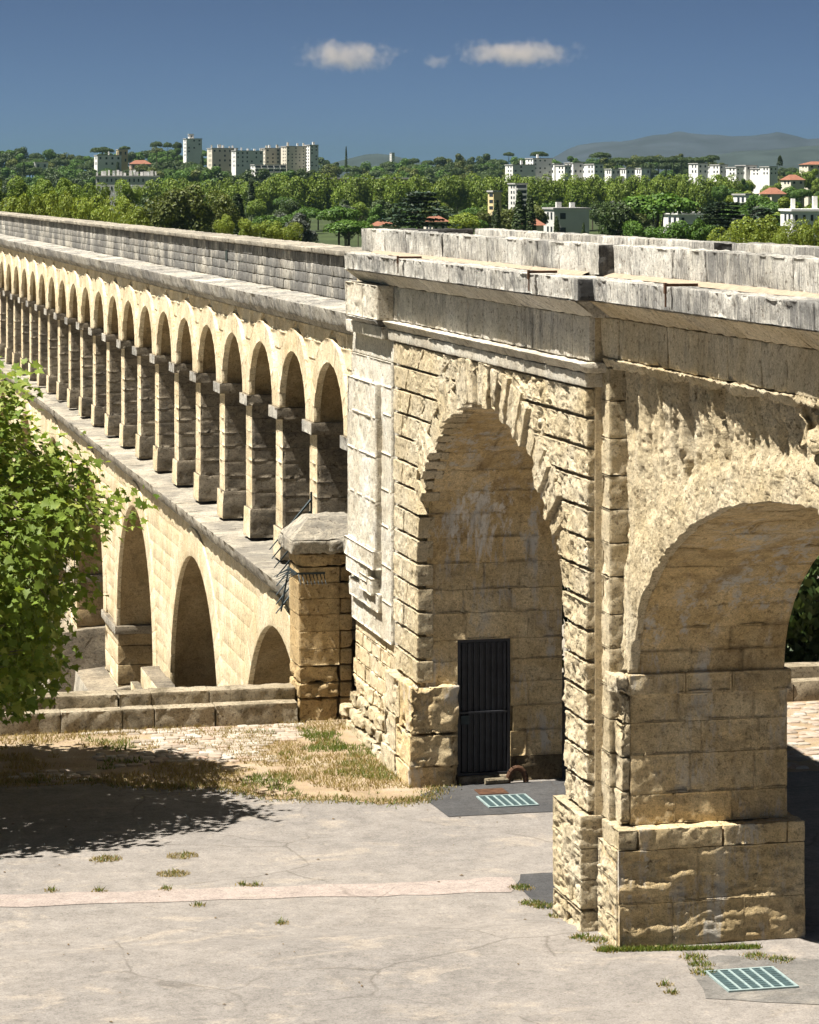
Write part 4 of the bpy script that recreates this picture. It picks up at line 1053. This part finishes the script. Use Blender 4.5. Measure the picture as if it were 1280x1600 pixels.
# ------------------------------------------------------------------ background trees (prototypes, unit height crown ~1)
def crown_mesh(name, kind, n, size, seed):
    r = np.random.default_rng(seed); P = []; Nn = []
    if kind in ('round', 'dome', 'plane'):
        lobes = []
        for k in range(16 if kind == 'round' else 30):
            d = r.normal(size=3); d /= np.linalg.norm(d)
            if kind == 'dome': d[2] = abs(d[2]) * .6; q_ = r.uniform(.15, 1) ** .5; c = d * np.array([.72, .72, .5]) * q_ + np.array([0, 0, .25 * (1 - q_) - .15]); lobes.append((c, r.uniform(.24, .36)))
            else: c = d * np.array([.62, .62, .66]) * r.uniform(.6, 1); lobes.append((c, r.uniform(.24, .42)))
        for _ in range(n):
            c, rr = lobes[r.integers(len(lobes))]; d = r.normal(size=3); d /= np.linalg.norm(d)
            if kind == 'dome' and d[2] < -.3: d[2] *= -1
            P.append(c + d * rr * r.uniform(.82, 1.05)); Nn.append(d)
    elif kind == 'cypress':
        for _ in range(n):
            h = r.uniform(0, 1) ** .8; a = r.uniform(0, 6.28); w = .16 * (1 - h) ** .6 * (1 + .25 * math.sin(a * 3 + h * 9)) + .01
            P.append(np.array([math.cos(a) * w, math.sin(a) * w, h * 2 - 1])); Nn.append(np.array([math.cos(a), math.sin(a), .5]))
    elif kind == 'cedar':
        for lay in range(7):
            zl = -.6 + lay * .2; rad = (1.0 - .1 * lay) * r.uniform(.8, 1.05); off = r.normal(size=2) * .1
            for _ in range(n // 7):
                a = r.uniform(0, 6.28); q = rad * math.sqrt(r.uniform(.02, 1)) * (1 + .15 * math.sin(a * 5 + lay))
                P.append(np.array([q * math.cos(a) + off[0], q * math.sin(a) + off[1], zl + .10 * (1 - q) + r.normal() * .025])); Nn.append(np.array([r.normal() * .2, r.normal() * .2, 1]))
    P = np.array(P); Nn = np.array(Nn); Nn = Nn + r.normal(size=Nn.shape) * .45; Nn /= np.linalg.norm(Nn, axis=1, keepdims=True)
    t = np.cross(Nn, r.normal(size=Nn.shape)); t /= np.linalg.norm(t, axis=1, keepdims=True); b = np.cross(Nn, t)
    s = size * r.uniform(.6, 1.3, len(P))[:, None]
    q = [P - t * s, P - b * s * .7 + Nn * s * .2, P + t * s, P + b * s * .7 + Nn * s * .2]
    V = np.stack(q, 1).reshape(-1, 3); Q = np.arange(len(V)).reshape(-1, 4)
    return np_mesh(name, V, Q)
KINDS = {'round': ('round', 4500, .055), 'dome': ('dome', 6500, .045), 'plane': ('plane', 6000, .052), 'cypress': ('cypress', 900, .055), 'cedar': ('cedar', 3500, .07), 'broad': ('round', 6500, .042)}
PROTO = {}
def proto(kind, mat, v):
    key = (kind, mat, v)
    if key not in PROTO:
        me = crown_mesh('crown', *KINDS[kind], seed=hash((len(kind), v, ord(kind[0]))) % 9999); me.materials.append(M[mat])
        PROTO[key] = me
    return PROTO[key]
TRUNK = MB().bar((0, 0, 0), (0, 0, 1), .05, 7, .03).bar((0, 0, .5), (.18, .05, .95), .025, 5, .015).bar((0, 0, .55), (-.16, -.08, .95), .025, 5, .015).mesh('trunk'); TRUNK.materials.append(M['bark_dark'])
NAMES = {'round': 'broadleaf_tree', 'dome': 'umbrella_pine', 'plane': 'plane_tree', 'cypress': 'cypress_tree', 'cedar': 'cedar_tree', 'broad': 'plane_tree'}
def tree(px, ytop, wpx, hpx, D, kind, mat, label, group=None, v=None):
    """crown spans wpx by hpx photograph pixels with its top at ytop, at depth D"""
    c = at(px, ytop + hpx / 2, D); rw = wpx / 2 * D / F; rh = hpx / 2 * D / F
    gz = min(float(terrain_z(c.x, c.y)), c.z - rh * .9)
    R = empty(NAMES[kind], (c.x, c.y, gz)); R.rotation_euler = (0, 0, random.uniform(0, 6.28)); tag(R, label, 'tree', group)
    me = proto(kind, mat, random.randrange(3) if v is None else v)
    k = link('crown', me, None, R); k.location = (0, 0, c.z - gz)
    k.scale = (rw * 6, rw * 6, rh) if kind == 'cypress' else (rw * 1.05, rw * 1.05, rh * 1.08)
    t = link('trunk', TRUNK, None, R); th = c.z - gz; t.scale = (max(rw * .9, .6), max(rw * .9, .6), th)
    return R
rr = random.uniform
# near planes just beyond the aqueduct, left
for i, px in enumerate(range(-20, 215, 26)):
    tree(px + rr(-5, 5), 297 + rr(-6, 6) + max(0, px - 90) * .1, 62, 92, 190 + rr(-12, 12), 'broad', 'f_plane', ['first', 'second', 'third', 'fourth', 'fifth', 'sixth', 'seventh', 'eighth', 'ninth', 'tenth'][i] + ' bright yellow-green plane tree from the left just beyond the aqueduct parapet', 'plane trees beyond the aqueduct parapet')
for i, px in enumerate((-10, 28, 66, 104, 150, 200)):
    tree(px, 278 + rr(-3, 4), 55, 60, 420 + rr(-20, 20), 'broad', 'f_row', ['first', 'second', 'third', 'fourth', 'fifth', 'sixth'][i] + ' darker clipped plane tree from the left behind the bright row', 'darker plane trees behind the bright row at left')
for i, px in enumerate((390, 425, 455)): tree(px, 338 + i * 3, 44, 44, 170, 'broad', 'f_plane', ['left', 'middle', 'right'][i] + ' of three low bright plane tree tops behind the parapet', 'low bright tree tops behind the parapet')
tree(352, 332, 40, 50, 172, 'broad', 'f_plane', 'small bright tree top right of the bronze-green pines')
# near right
for i, px in enumerate((1130, 1165, 1200, 1240, 1275, 1310)):
    tree(px, 346 - i * 4 + rr(-3, 3), 66, 80, 150 + rr(-8, 8), 'broad', 'f_plane', ['leftmost bright', 'second bright', 'third bright', 'fourth bright', 'fifth bright', 'rightmost bright'][i] + ' leafy tree top behind the right end of the parapet', 'bright trees behind the right parapet')
for px, w, nm in ((1000, 70, 'left'), (1055, 80, 'middle'), (1095, 60, 'right')): tree(px, 341 + rr(-3, 3), w, 60, 260, 'broad', 'f_pine', nm + ' mid-green bushy tree below the large umbrella pine', 'bushy trees below the large pine')
# individual large trees
tree(285, 284, 120, 110, 330, 'broad', 'f_brown', 'large bronze-green pine behind the aqueduct left of centre')
tree(345, 300, 80, 80, 340, 'broad', 'f_brown', 'smaller bronze-green pine beside the large bronze one')
tree(1028, 278, 150, 95, 400, 'dome', 'f_pine', 'largest bright green umbrella pine right of the grey house')
tree(965, 308, 80, 90, 395, 'round', 'f_dark', 'dark dense tree between the grey house and the big pine')
tree(654, 293, 112, 72, 360, 'cedar', 'f_cedar', 'broad dark cedar with layered branches at centre')
tree(1128, 310, 110, 60, 330, 'cedar', 'f_cedar', 'dark layered cedar in front of the white house at right')
tree(1190, 320, 80, 50, 320, 'cedar', 'f_cedar', 'smaller layered cedar at far right')
tree(530, 306, 80, 64, 380, 'dome', 'f_pine', 'round green pine left of the layered cedar')
tree(545, 328, 90, 60, 340, 'dome', 'f_pine', 'low bright green pine in front of the round pine')
tree(470, 330, 70, 60, 360, 'round', 'f_grey', 'grey-green shrubby tree behind the parapet')
tree(420, 318, 70, 70, 420, 'dome', 'f_pine', 'leaning green pine left of the grey-green tree')
for i, (px, yt, h) in enumerate(((776, 316, 50), (812, 300, 75), (828, 305, 70), (870, 338, 40), (912, 348, 20))):
    tree(px, yt, h * .3, h * 1.1, 430, 'cypress', 'f_dark', ['slim cypress left of the twin cypresses', 'left of the twin dark cypresses by the grey house', 'right of the twin dark cypresses by the grey house', 'short cypress against the left corner of the grey house', 'tiny clipped cypress in front of the grey house'][i])
tree(797, 322, 40, 40, 470, 'round', 'f_brown', 'small yellowish round tree behind the slim cypress')
tree(725, 330, 60, 40, 450, 'round', 'f_plane', 'pale green low tree right of the layered cedar')
tree(370, 302, 30, 60, 480, 'cypress', 'f_dark', 'dark cypress standing left of the plane row')
tree(392, 280, 16, 60, 700, 'cypress', 'f_dark', 'thin dark cypress at left end of the plane row')
# long clipped plane row
px = 235
while px < 1150:
    w = rr(46, 58); tree(px, 273 + rr(-3, 3) + (6 if px < 420 else 0), w, 66 + rr(-4, 6), 820 + rr(-25, 25), 'plane', 'f_row', 'clipped plane tree in the long even row across the middle distance', 'clipped plane trees in the long row'); px += rr(18, 25)
# fill between the row and the near trees
for _ in range(85):
    px = rr(220, 1300); D = rr(450, 720); yt = 302 + (700 - D) * .10 + rr(-4, 10)
    if 850 < px < 945 and D < 640: continue
    kind, mat = random.choice((('round', 'f_dark'), ('round', 'f_pine'), ('dome', 'f_pine'), ('round', 'f_row'), ('round', 'f_grey'), ('round', 'f_brown'), ('round', 'f_dark')))
    w = rr(36, 60); tree(px, yt, w, w * rr(.8, 1.1), D, kind, mat, {'f_dark': 'dark', 'f_pine': 'mid-green', 'f_row': 'yellow-green', 'f_grey': 'grey-green', 'f_brown': 'bronze-green'}[mat] + (' flat-topped pine' if kind == 'dome' else ' rounded garden tree') + ' among the houses in front of the plane row', mat[2:] + ' ' + kind + ' garden trees in front of the plane row')
for _ in range(36):
    px = rr(1120, 1330); D = rr(500, 1000); yt = 306 - (D - 500) * .065 + rr(-4, 6)
    kind, mat = random.choice((('round', 'f_row'), ('round', 'f_pine'), ('dome', 'f_pine'), ('round', 'f_plane')))
    w = rr(30, 52) * 700 / D; tree(px, yt, w, w * .95, D, kind, mat, {'f_pine': 'mid-green', 'f_row': 'yellow-green', 'f_plane': 'bright yellow-green'}[mat] + (' flat-topped pine' if kind == 'dome' else ' rounded garden tree') + ' on the slope at far right', mat[2:] + ' ' + kind + ' garden trees at far right')
# hillside
def ridge(px):
    return float(np.interp(px, [-60, 40, 130, 170, 250, 330, 420, 500, 560, 640, 700, 760, 830, 900, 960, 1040, 1110, 1140, 1200, 1340], [234, 228, 236, 232, 226, 228, 252, 242, 250, 244, 240, 240, 240, 243, 240, 240, 243, 258, 256, 250]))
for row, (D, dy, n) in enumerate(((1900, 0, 80), (1780, 6, 72), (1650, 12, 68), (1500, 19, 66), (1380, 26, 62), (1250, 33, 58))):
    for i in range(n):
        px = -60 + 1400 * (i + rr(.1, .9)) / n; w = rr(26, 46) * 1450 / D
        kind, mat = random.choice((('round', 'f_dark'), ('dome', 'f_dark'), ('dome', 'f_pine'), ('round', 'f_pine'), ('cypress', 'f_dark'), ('round', 'f_brown'), ('dome', 'f_dark')))
        if kind == 'cypress' and random.random() < .65: kind, mat = 'dome', 'f_dark'
        yt = ridge(px) + dy * (1 if px > 200 else 1.1) + rr(-3, 5)
        if 325 < px < 500 and row < 5: yt = max(yt, 258 + rr(-6, 6))
        if 800 < px < 1060 and row in (3, 4, 5): yt = max(yt, 268)
        if 145 < px < 240 and row in (2, 3): yt = max(yt, 255)
        if 1085 < px < 1225 and row > 2: yt = max(yt, 270)
        if 325 < px < 500 and row == 5: yt = 259 + rr(-4, 6); D = 1170; kind = 'round'; mat = 'f_dark' if mat == 'f_dark' else 'f_pine'
        if kind == 'cypress': tree(px, yt - 2, 7, 30, D, kind, mat, 'thin dark cypress on the far wooded hillside', 'cypresses on the far hillside')
        else: tree(px, yt, w * 1.15, w * rr(.95, 1.25), D, kind, mat, {'dome': {'f_dark': 'dark umbrella pine on the far wooded hillside', 'f_pine': 'bright green umbrella pine on the far wooded hillside'}.get(mat), 'round': {'f_dark': 'dark rounded tree on the far wooded hillside', 'f_pine': 'mid-green rounded tree on the far wooded hillside', 'f_brown': 'bronze-green rounded tree on the far wooded hillside'}.get(mat)}[kind], {'dome': mat[2:] + ' umbrella pines on the far hillside', 'round': mat[2:] + ' trees on the far hillside'}[kind])
for px, yt, w, h in ((245, 214, 22, 26), (262, 216, 16, 24), (277, 214, 18, 30), (160, 223, 44, 26), (195, 224, 20, 16), (795, 233, 20, 18), (842, 231, 34, 22), (938, 231, 40, 26), (965, 240, 50, 24)):
    tree(px, yt, w, h, 1600, 'dome', 'f_dark', 'tall umbrella pine standing above the hill skyline', 'tall pines on the skyline')
for i in range(10): tree(1005 + i * 12, 237 + rr(-2, 2), 30, 26, 1500, 'dome', 'f_dark', 'flat-topped pine in the grove on the right skyline', 'pine grove on the right skyline')
for px in (1250, 1272, 1295): tree(px, 262, 34, 36, 980, 'round', 'f_row', {1250: 'left', 1272: 'middle', 1295: 'right'}[px] + ' yellow-green tree hiding the wall of the wide pale house', 'trees before the wide pale house')
tree(541, 229, 4, 34, 1500, 'cypress', 'f_dark', 'tall spire-like cypress on the skyline right of the tower block')
tree(1219, 243, 9, 16, 1100, 'cypress', 'f_dark', 'broad dark cypress above the white houses at right')

# ------------------------------------------------------------------ background buildings
def building(name, px0, px1, yt, yb, D, wall, label, floors=3, cols=4, depth=9, yaw=.0, roof='flat', chim=0, loggia=False, cat='building', group=None, roofmat='slab'):
    p0, p1 = at(px0, yb, D), at(px1, yb, D); w = (px1 - px0) * D / F; h = (yb - yt) * D / F
    c = (p0 + p1) / 2; R = empty(name, (c.x, c.y, c.z), -TH + yaw); tag(R, label, cat, group)
    zb = min(-3, float(terrain_z(c.x, c.y)) - c.z - 1)
    MB().box(-w / 2, w / 2, 0, depth, zb, h).build('wall', M[wall], R)
    if roof == 'flat':
        MB().box(-w / 2 - .25, w / 2 + .25, -.25, depth + .25, h, h + .35).build('roof_slab', M[roofmat], R)
    else:
        MB().add([(-w / 2 - .4, -.4, h), (w / 2 + .4, -.4, h), (w / 2 + .4, depth + .4, h), (-w / 2 - .4, depth + .4, h), (-w / 4, depth / 2, h + roof), (w / 4, depth / 2, h + roof)],
                 [(0, 1, 5, 4), (2, 3, 4, 5), (1, 2, 5), (3, 0, 4), (0, 3, 2, 1)]).build('roof', M['roof'], R)
    fh = h / floors; cw = w / cols
    for f in range(floors):
        for q in range(cols):
            if not loggia and random.random() < .28: continue
            x = -w / 2 + (q + .5) * cw; z = f * fh
            if loggia:
                o = MB().box(x - cw * .42, x + cw * .42, -.05, .1, z + fh * .25, z + fh * .88).build('window', M['pane'], R)
                MB().box(x - cw * .44, x + cw * .44, -.8, -.06, z + fh * .02, z + fh * .32).build('balcony', M['white'], R)
            else:
                o = MB().box(x - cw * .16, x + cw * .16, -.06, .1, z + fh * .32, z + fh * .74).build('window', M['pane'], R)
        ys = depth / 3
        for q in range(2):
            y = (q + .7) * ys
            for sx in (-1, 1): MB().box(sx * w / 2 - .06, sx * w / 2 + .06, y - .6, y + .6, f * fh + fh * .3, f * fh + fh * .8).build('window', M['pane'], R)
    for q in range(chim):
        x = -w / 2 + w * (q + .5) / chim + rr(-.5, .5); y = rr(1, depth - 1); s = rr(.5, 1.1)
        MB().box(x - s / 2, x + s / 2, y - s / 2, y + s / 2, h + .3, h + .35 + rr(.9, 2.)).build('chimney', M['white' if q % 2 else wall], R)
    return R
building('tower_block', 447, 484, 229, 268, 1500, 'cream', 'tall cream tower block with dark window columns on the hill', 8, 6, 10, .35, chim=3)
building('tower_block', 484, 498, 227, 266, 1496, 'white', 'blank white end tower beside the cream tower block', 8, 2, 10, .35, chim=1)
building('tower_block', 291, 316, 217, 245, 1750, 'white', 'lone white tower rising above trees on the left skyline', 5, 3, 9, .3, chim=1)
building('tower_block', 296, 303, 210, 222, 1752, 'white', 'small white lift house on top of the lone tower', 2, 1, 4, .3)
building('apartment_block', 331, 372, 232, 262, 1520, 'cream', 'cream apartment block with many chimneys left of the tower', 4, 5, 12, .3, chim=6)
building('apartment_block', 368, 412, 236, 262, 1490, 'white', 'white apartment block with chimneys between the cream blocks', 4, 6, 10, .3, chim=5)
building('apartment_block', 414, 447, 232, 262, 1510, 'cream', 'narrow cream block with roof structures against the tower', 5, 4, 10, .3, chim=4)
building('apartment_block', 398, 448, 258, 281, 1250, 'white', 'lower white building with dark balconies below the tower block', 4, 5, 10, .25, loggia=True)
building('long_roof_building', 150, 248, 276, 300, 900, 'greyw', 'long low grey building with white posts along its roof at left', 2, 14, 12, .1, chim=16)
building('villa', 152, 190, 243, 260, 1500, 'white', 'white modern villa on the left hillside', 2, 4, 9, .3, chim=1)
building('villa', 185, 200, 234, 256, 1520, 'ochre', 'small ochre villa tower next to the white villa', 2, 2, 6, .3)
building('villa', 205, 236, 256, 264, 1450, 'pinkw', 'pinkish house with red tiled roof on the left hillside', 1, 4, 9, .2, roof=2.)
building('villa', 55, 75, 254, 264, 1500, 'white', 'tiny white house among trees at far left', 1, 2, 8, .2)
building('apartment_block', 800, 838, 258, 276, 1250, 'white', 'white blocky terrace building left on the right-hand hill', 3, 4, 9, .35, chim=1)
building('apartment_block', 832, 864, 248, 272, 1270, 'white', 'tallest white stepped block of the terrace on the hill', 4, 4, 9, .35, chim=1)
TERR = [(866, 880, 255, 'first'), (882, 893, 258, 'second'), (895, 912, 254, 'third'), (914, 926, 257, 'fourth'), (928, 944, 256, 'fifth')]
for x0_, x1_, y_, nm in TERR: building('terrace_house', x0_, x1_, y_ + 1, 272, 1260 + x0_ % 40, 'white', nm + ' house from the left in the white stepped terrace behind the plane trees', 2, 2, 9, .35 + rr(-.1, .1), chim=random.choice((0, 0, 1)), group='white stepped terrace houses')
for x0_, nm in ((955, 'left'), (978, 'middle'), (1002, 'right')): building('terrace_house', x0_, x0_ + 15, 264 + rr(-1, 1), 274, 1230, 'white', nm + ' small white flat-roofed house below the pine grove', 1, 2, 8, .3, group='small white houses below the pine grove')
for x0_, x1_, y_, nm in ((1090, 1107, 256, 'first'), (1109, 1121, 261, 'second'), (1124, 1138, 258, 'third')): building('terrace_house', x0_, x1_, y_, 272, 1150 + x0_ % 30, 'white', nm + ' cubic house from the left in the white cluster at far right', 2, 2, 9, .3 + rr(-.1, .1), group='white cubic houses at far right')
for x0_, x1_, y_, c_, nm in ((1150, 1163, 262, 'white', 'fourth'), (1165, 1184, 259, 'greyw', 'fifth'), (1187, 1199, 264, 'white', 'sixth'), (1202, 1216, 261, 'white', 'seventh')): building('terrace_house', x0_, x1_, y_, 274, 1140 + x0_ % 30, c_, nm + ' cubic house from the left in the white cluster at far right', 2, 2, 9, .3 + rr(-.1, .1), group='white cubic houses at far right')
building('villa', 1262, 1310, 257, 264, 1050, 'cream', 'wide pale house with red roof at the far right edge', 1, 4, 10, .2, roof=1.2)
R = building('grey_house', 865, 922, 327, 372, 560, 'greyw', 'pale grey flat-roofed house with stacked windows behind the parapet', 2, 2, 8, .22, chim=2)
building('villa', 1060, 1100, 335, 372, 420, 'white', 'white house with pale roof partly hidden by the cedar', 2, 3, 8, .2, chim=1, roofmat='white')
building('villa', 1165, 1185, 305, 320, 620, 'white', 'small white house with grey roof among the right-hand trees', 1, 2, 7, .3)
building('villa', 1205, 1228, 303, 312, 700, 'cream', 'house with bright red roof at right', 1, 2, 7, .3, roof=1.6)
building('villa', 1235, 1258, 281, 290, 950, 'cream', 'farther house with bright red roof at right', 1, 2, 8, .3, roof=1.8)
building('villa', 1238, 1300, 330, 352, 430, 'white', 'long white flat-roofed building at the right edge', 1, 5, 8, .1, chim=2, roofmat='white')
building('villa', 832, 850, 352, 375, 440, 'cream', 'red-roofed house beside the twin cypresses', 1, 2, 6, .2, roof=1.)
building('villa', 595, 615, 353, 372, 380, 'cream', 'low red-roofed house left behind the parapet', 1, 2, 6, .2, roof=.8)
building('villa', 676, 698, 346, 372, 380, 'cream', 'low red-roofed house at the cedar foot', 1, 2, 6, .2, roof=.8)
building('yellow_tower', 771, 784, 300, 330, 640, 'ochre', 'slim ochre stair tower in front of the plane row', 3, 1, 4, .3)
building('apartment_block', 806, 824, 288, 330, 700, 'greyw', 'grey block with stacked balconies between the plane trees', 5, 1, 8, .2, loggia=True)
building('long_roof_building', 505, 660, 279, 286, 1000, 'pinkw', 'long low building with flat brownish roof above the plane row', 1, 20, 12, .0)
building('tower_block', 612, 617, 239, 252, 2600, 'white', 'tiny distant white tower on the skyline right of centre', 5, 1, 6, .3)

# ------------------------------------------------------------------ hills and mountains
def ridge_mesh(name, prof, D, depth, mat, seed, rough):
    xs = np.linspace(prof[0][0], prof[-1][0], 260); yt = np.interp(xs, [p[0] for p in prof], [p[1] for p in prof])
    n = 26; V = np.zeros((len(xs), n, 3))
    for j in range(n):
        s = j / (n - 1); d = D - depth + 2 * depth * s
        prof_s = math.cos((s - .5) * math.pi) ** 1.2
        r = (xs - 640) / F * d; zt = EYE + (HZ - yt) / F * D
        V[:, j, 0] = r * CT + d * ST; V[:, j, 1] = -r * ST + d * CT; V[:, j, 2] = -10 + (zt + 10) * prof_s
    P = V.reshape(-1, 3); P[:, 2] += rough * fbm(P / 420 + seed, 5, .6) * np.clip(P[:, 2] / 60, 0, 1)
    Q = [(i * n + j, (i + 1) * n + j, (i + 1) * n + j + 1, i * n + j + 1) for i in range(len(xs) - 1) for j in range(n - 1)]
    tag(link(name, np_mesh(name, P, Q, True), mat), kind='structure')
ridge_mesh('mountains', [(700, 293), (860, 250), (880, 239), (905, 227), (950, 223), (985, 219), (1020, 212), (1060, 209), (1100, 213), (1150, 215), (1185, 214), (1215, 208), (1232, 211), (1260, 218), (1300, 216), (1400, 206), (1700, 214), (2200, 240), (2500, 290)], 9500, 1500, M['rock'], 3, 30)
ridge_mesh('hills', [(1040, 262), (1090, 252), (1120, 243), (1150, 238), (1200, 236), (1280, 231), (1400, 226), (1700, 235), (2100, 285)], 6000, 800, M['rock2'], 8, 12)
ridge_mesh('hills', [(500, 260), (545, 247), (570, 241), (590, 239), (610, 241), (650, 250), (700, 262)], 7000, 600, M['rock2'], 12, 8)

# shrubs seen through the right-hand arch
for i, (x, y, s) in enumerate(((17.5, 55.5, 2.2), (21.0, 55.8, 2.6), (25, 56.0, 2.4), (14.8, 55.4, 1.5))):
    R = empty('dark_shrub', (x, y, -8)); tag(R, ['second', 'third', 'fourth', 'first'][i] + ' dark leathery shrub from the left behind the right kerb wall', 'shrub', 'dark shrubs behind the right kerb')
    k = link('crown', proto('broad', 'f_dark', i % 3), None, R); k.location = (0, 0, 9.6 + rr(-.3, .5)); k.scale = (s, s * .8, 3.2)
    t = link('trunk', TRUNK, None, R); t.scale = (2, 2, 9)

# ------------------------------------------------------------------ clouds
def cloud_mat():
    m = bpy.data.materials.new('cloud_vapour'); m.use_nodes = True; t = m.node_tree; t.nodes.remove(t.nodes['Principled BSDF'])
    pv = t.nodes.new('ShaderNodeVolumePrincipled'); pv.inputs['Color'].default_value = (.90, .81, .77, 1); pv.inputs['Anisotropy'].default_value = .3
    def mth(op, x, y):
        n = t.nodes.new('ShaderNodeMath'); n.operation = op
        for k, v in enumerate((x, y)):
            if isinstance(v, (int, float)): n.inputs[k].default_value = v
            else: t.links.new(v, n.inputs[k])
        return n.outputs[0]
    ge = t.nodes.new('ShaderNodeNewGeometry'); nz = t.nodes.new('ShaderNodeTexNoise'); nz.inputs['Scale'].default_value = .011; nz.inputs['Detail'].default_value = 6; nz.inputs['Roughness'].default_value = .6
    t.links.new(ge.outputs['Position'], nz.inputs['Vector'])
    tc = t.nodes.new('ShaderNodeTexCoord'); ln = t.nodes.new('ShaderNodeVectorMath'); ln.operation = 'LENGTH'; t.links.new(tc.outputs['Object'], ln.inputs[0])
    core = mth('MULTIPLY', mth('SUBTRACT', 1.0, ln.outputs['Value']), 1.15)
    d = mth('ADD', core, mth('MULTIPLY', mth('SUBTRACT', nz.outputs[0], .5), 2.6))
    d = mth('MAXIMUM', mth('SUBTRACT', d, .42), 0.0)
    t.links.new(mth('MULTIPLY', d, .012), pv.inputs['Density'])
    t.links.new(pv.outputs[0], t.nodes['Material Output'].inputs['Volume']); return m
CM = cloud_mat()
def ball(name, n=24, m=14):
    V = [(0, 0, 1)]; Fc = []
    for j in range(1, m):
        for i in range(n): a_, b_ = 2 * math.pi * i / n, math.pi * j / m; V.append((math.cos(a_) * math.sin(b_), math.sin(a_) * math.sin(b_), math.cos(b_)))
    V.append((0, 0, -1))
    for j in range(m - 2):
        for i in range(n): Fc.append((1 + j * n + i, 1 + (j + 1) * n + i, 1 + (j + 1) * n + (i + 1) % n, 1 + j * n + (i + 1) % n))
    L = 1 + (m - 2) * n
    for i in range(n): Fc.append((0, 1 + i, 1 + (i + 1) % n)); Fc.append((len(V) - 1, L + (i + 1) % n, L + i))
    return MB().add(V, Fc).mesh(name)
def cloud(px, py, w, h, label, D=16000):
    o = link('cloud', ball('cloud'), CM); k = D / F
    o.location = at(px, py, D); o.scale = (w * k / 2, w * k / 3, h * k / 2); o.rotation_euler = (0, 0, -TH); tag(o, label, 'cloud')
cloud(541, 86, 225, 68, 'larger puffy pale cloud, left of the three')
cloud(679, 93, 62, 34, 'smallest wispy cloud between the two larger ones')
cloud(806, 83, 265, 58, 'long flat pale cloud, right of the three')

# ------------------------------------------------------------------ haze
hz = bpy.data.materials.new('haze_air'); hz.use_nodes = True; t = hz.node_tree; t.nodes.remove(t.nodes['Principled BSDF'])
pv = t.nodes.new('ShaderNodeVolumePrincipled'); pv.inputs['Color'].default_value = (.60, .86, 1.0, 1); pv.inputs['Density'].default_value = 6.5e-5; pv.inputs['Anisotropy'].default_value = .8
t.links.new(pv.outputs[0], t.nodes['Material Output'].inputs['Volume'])
tag(MB().box(-23500, 23500, -23500, 23500, -40, 330).build('haze', hz), 'thin pale summer haze over the whole landscape', 'haze', kind='stuff')
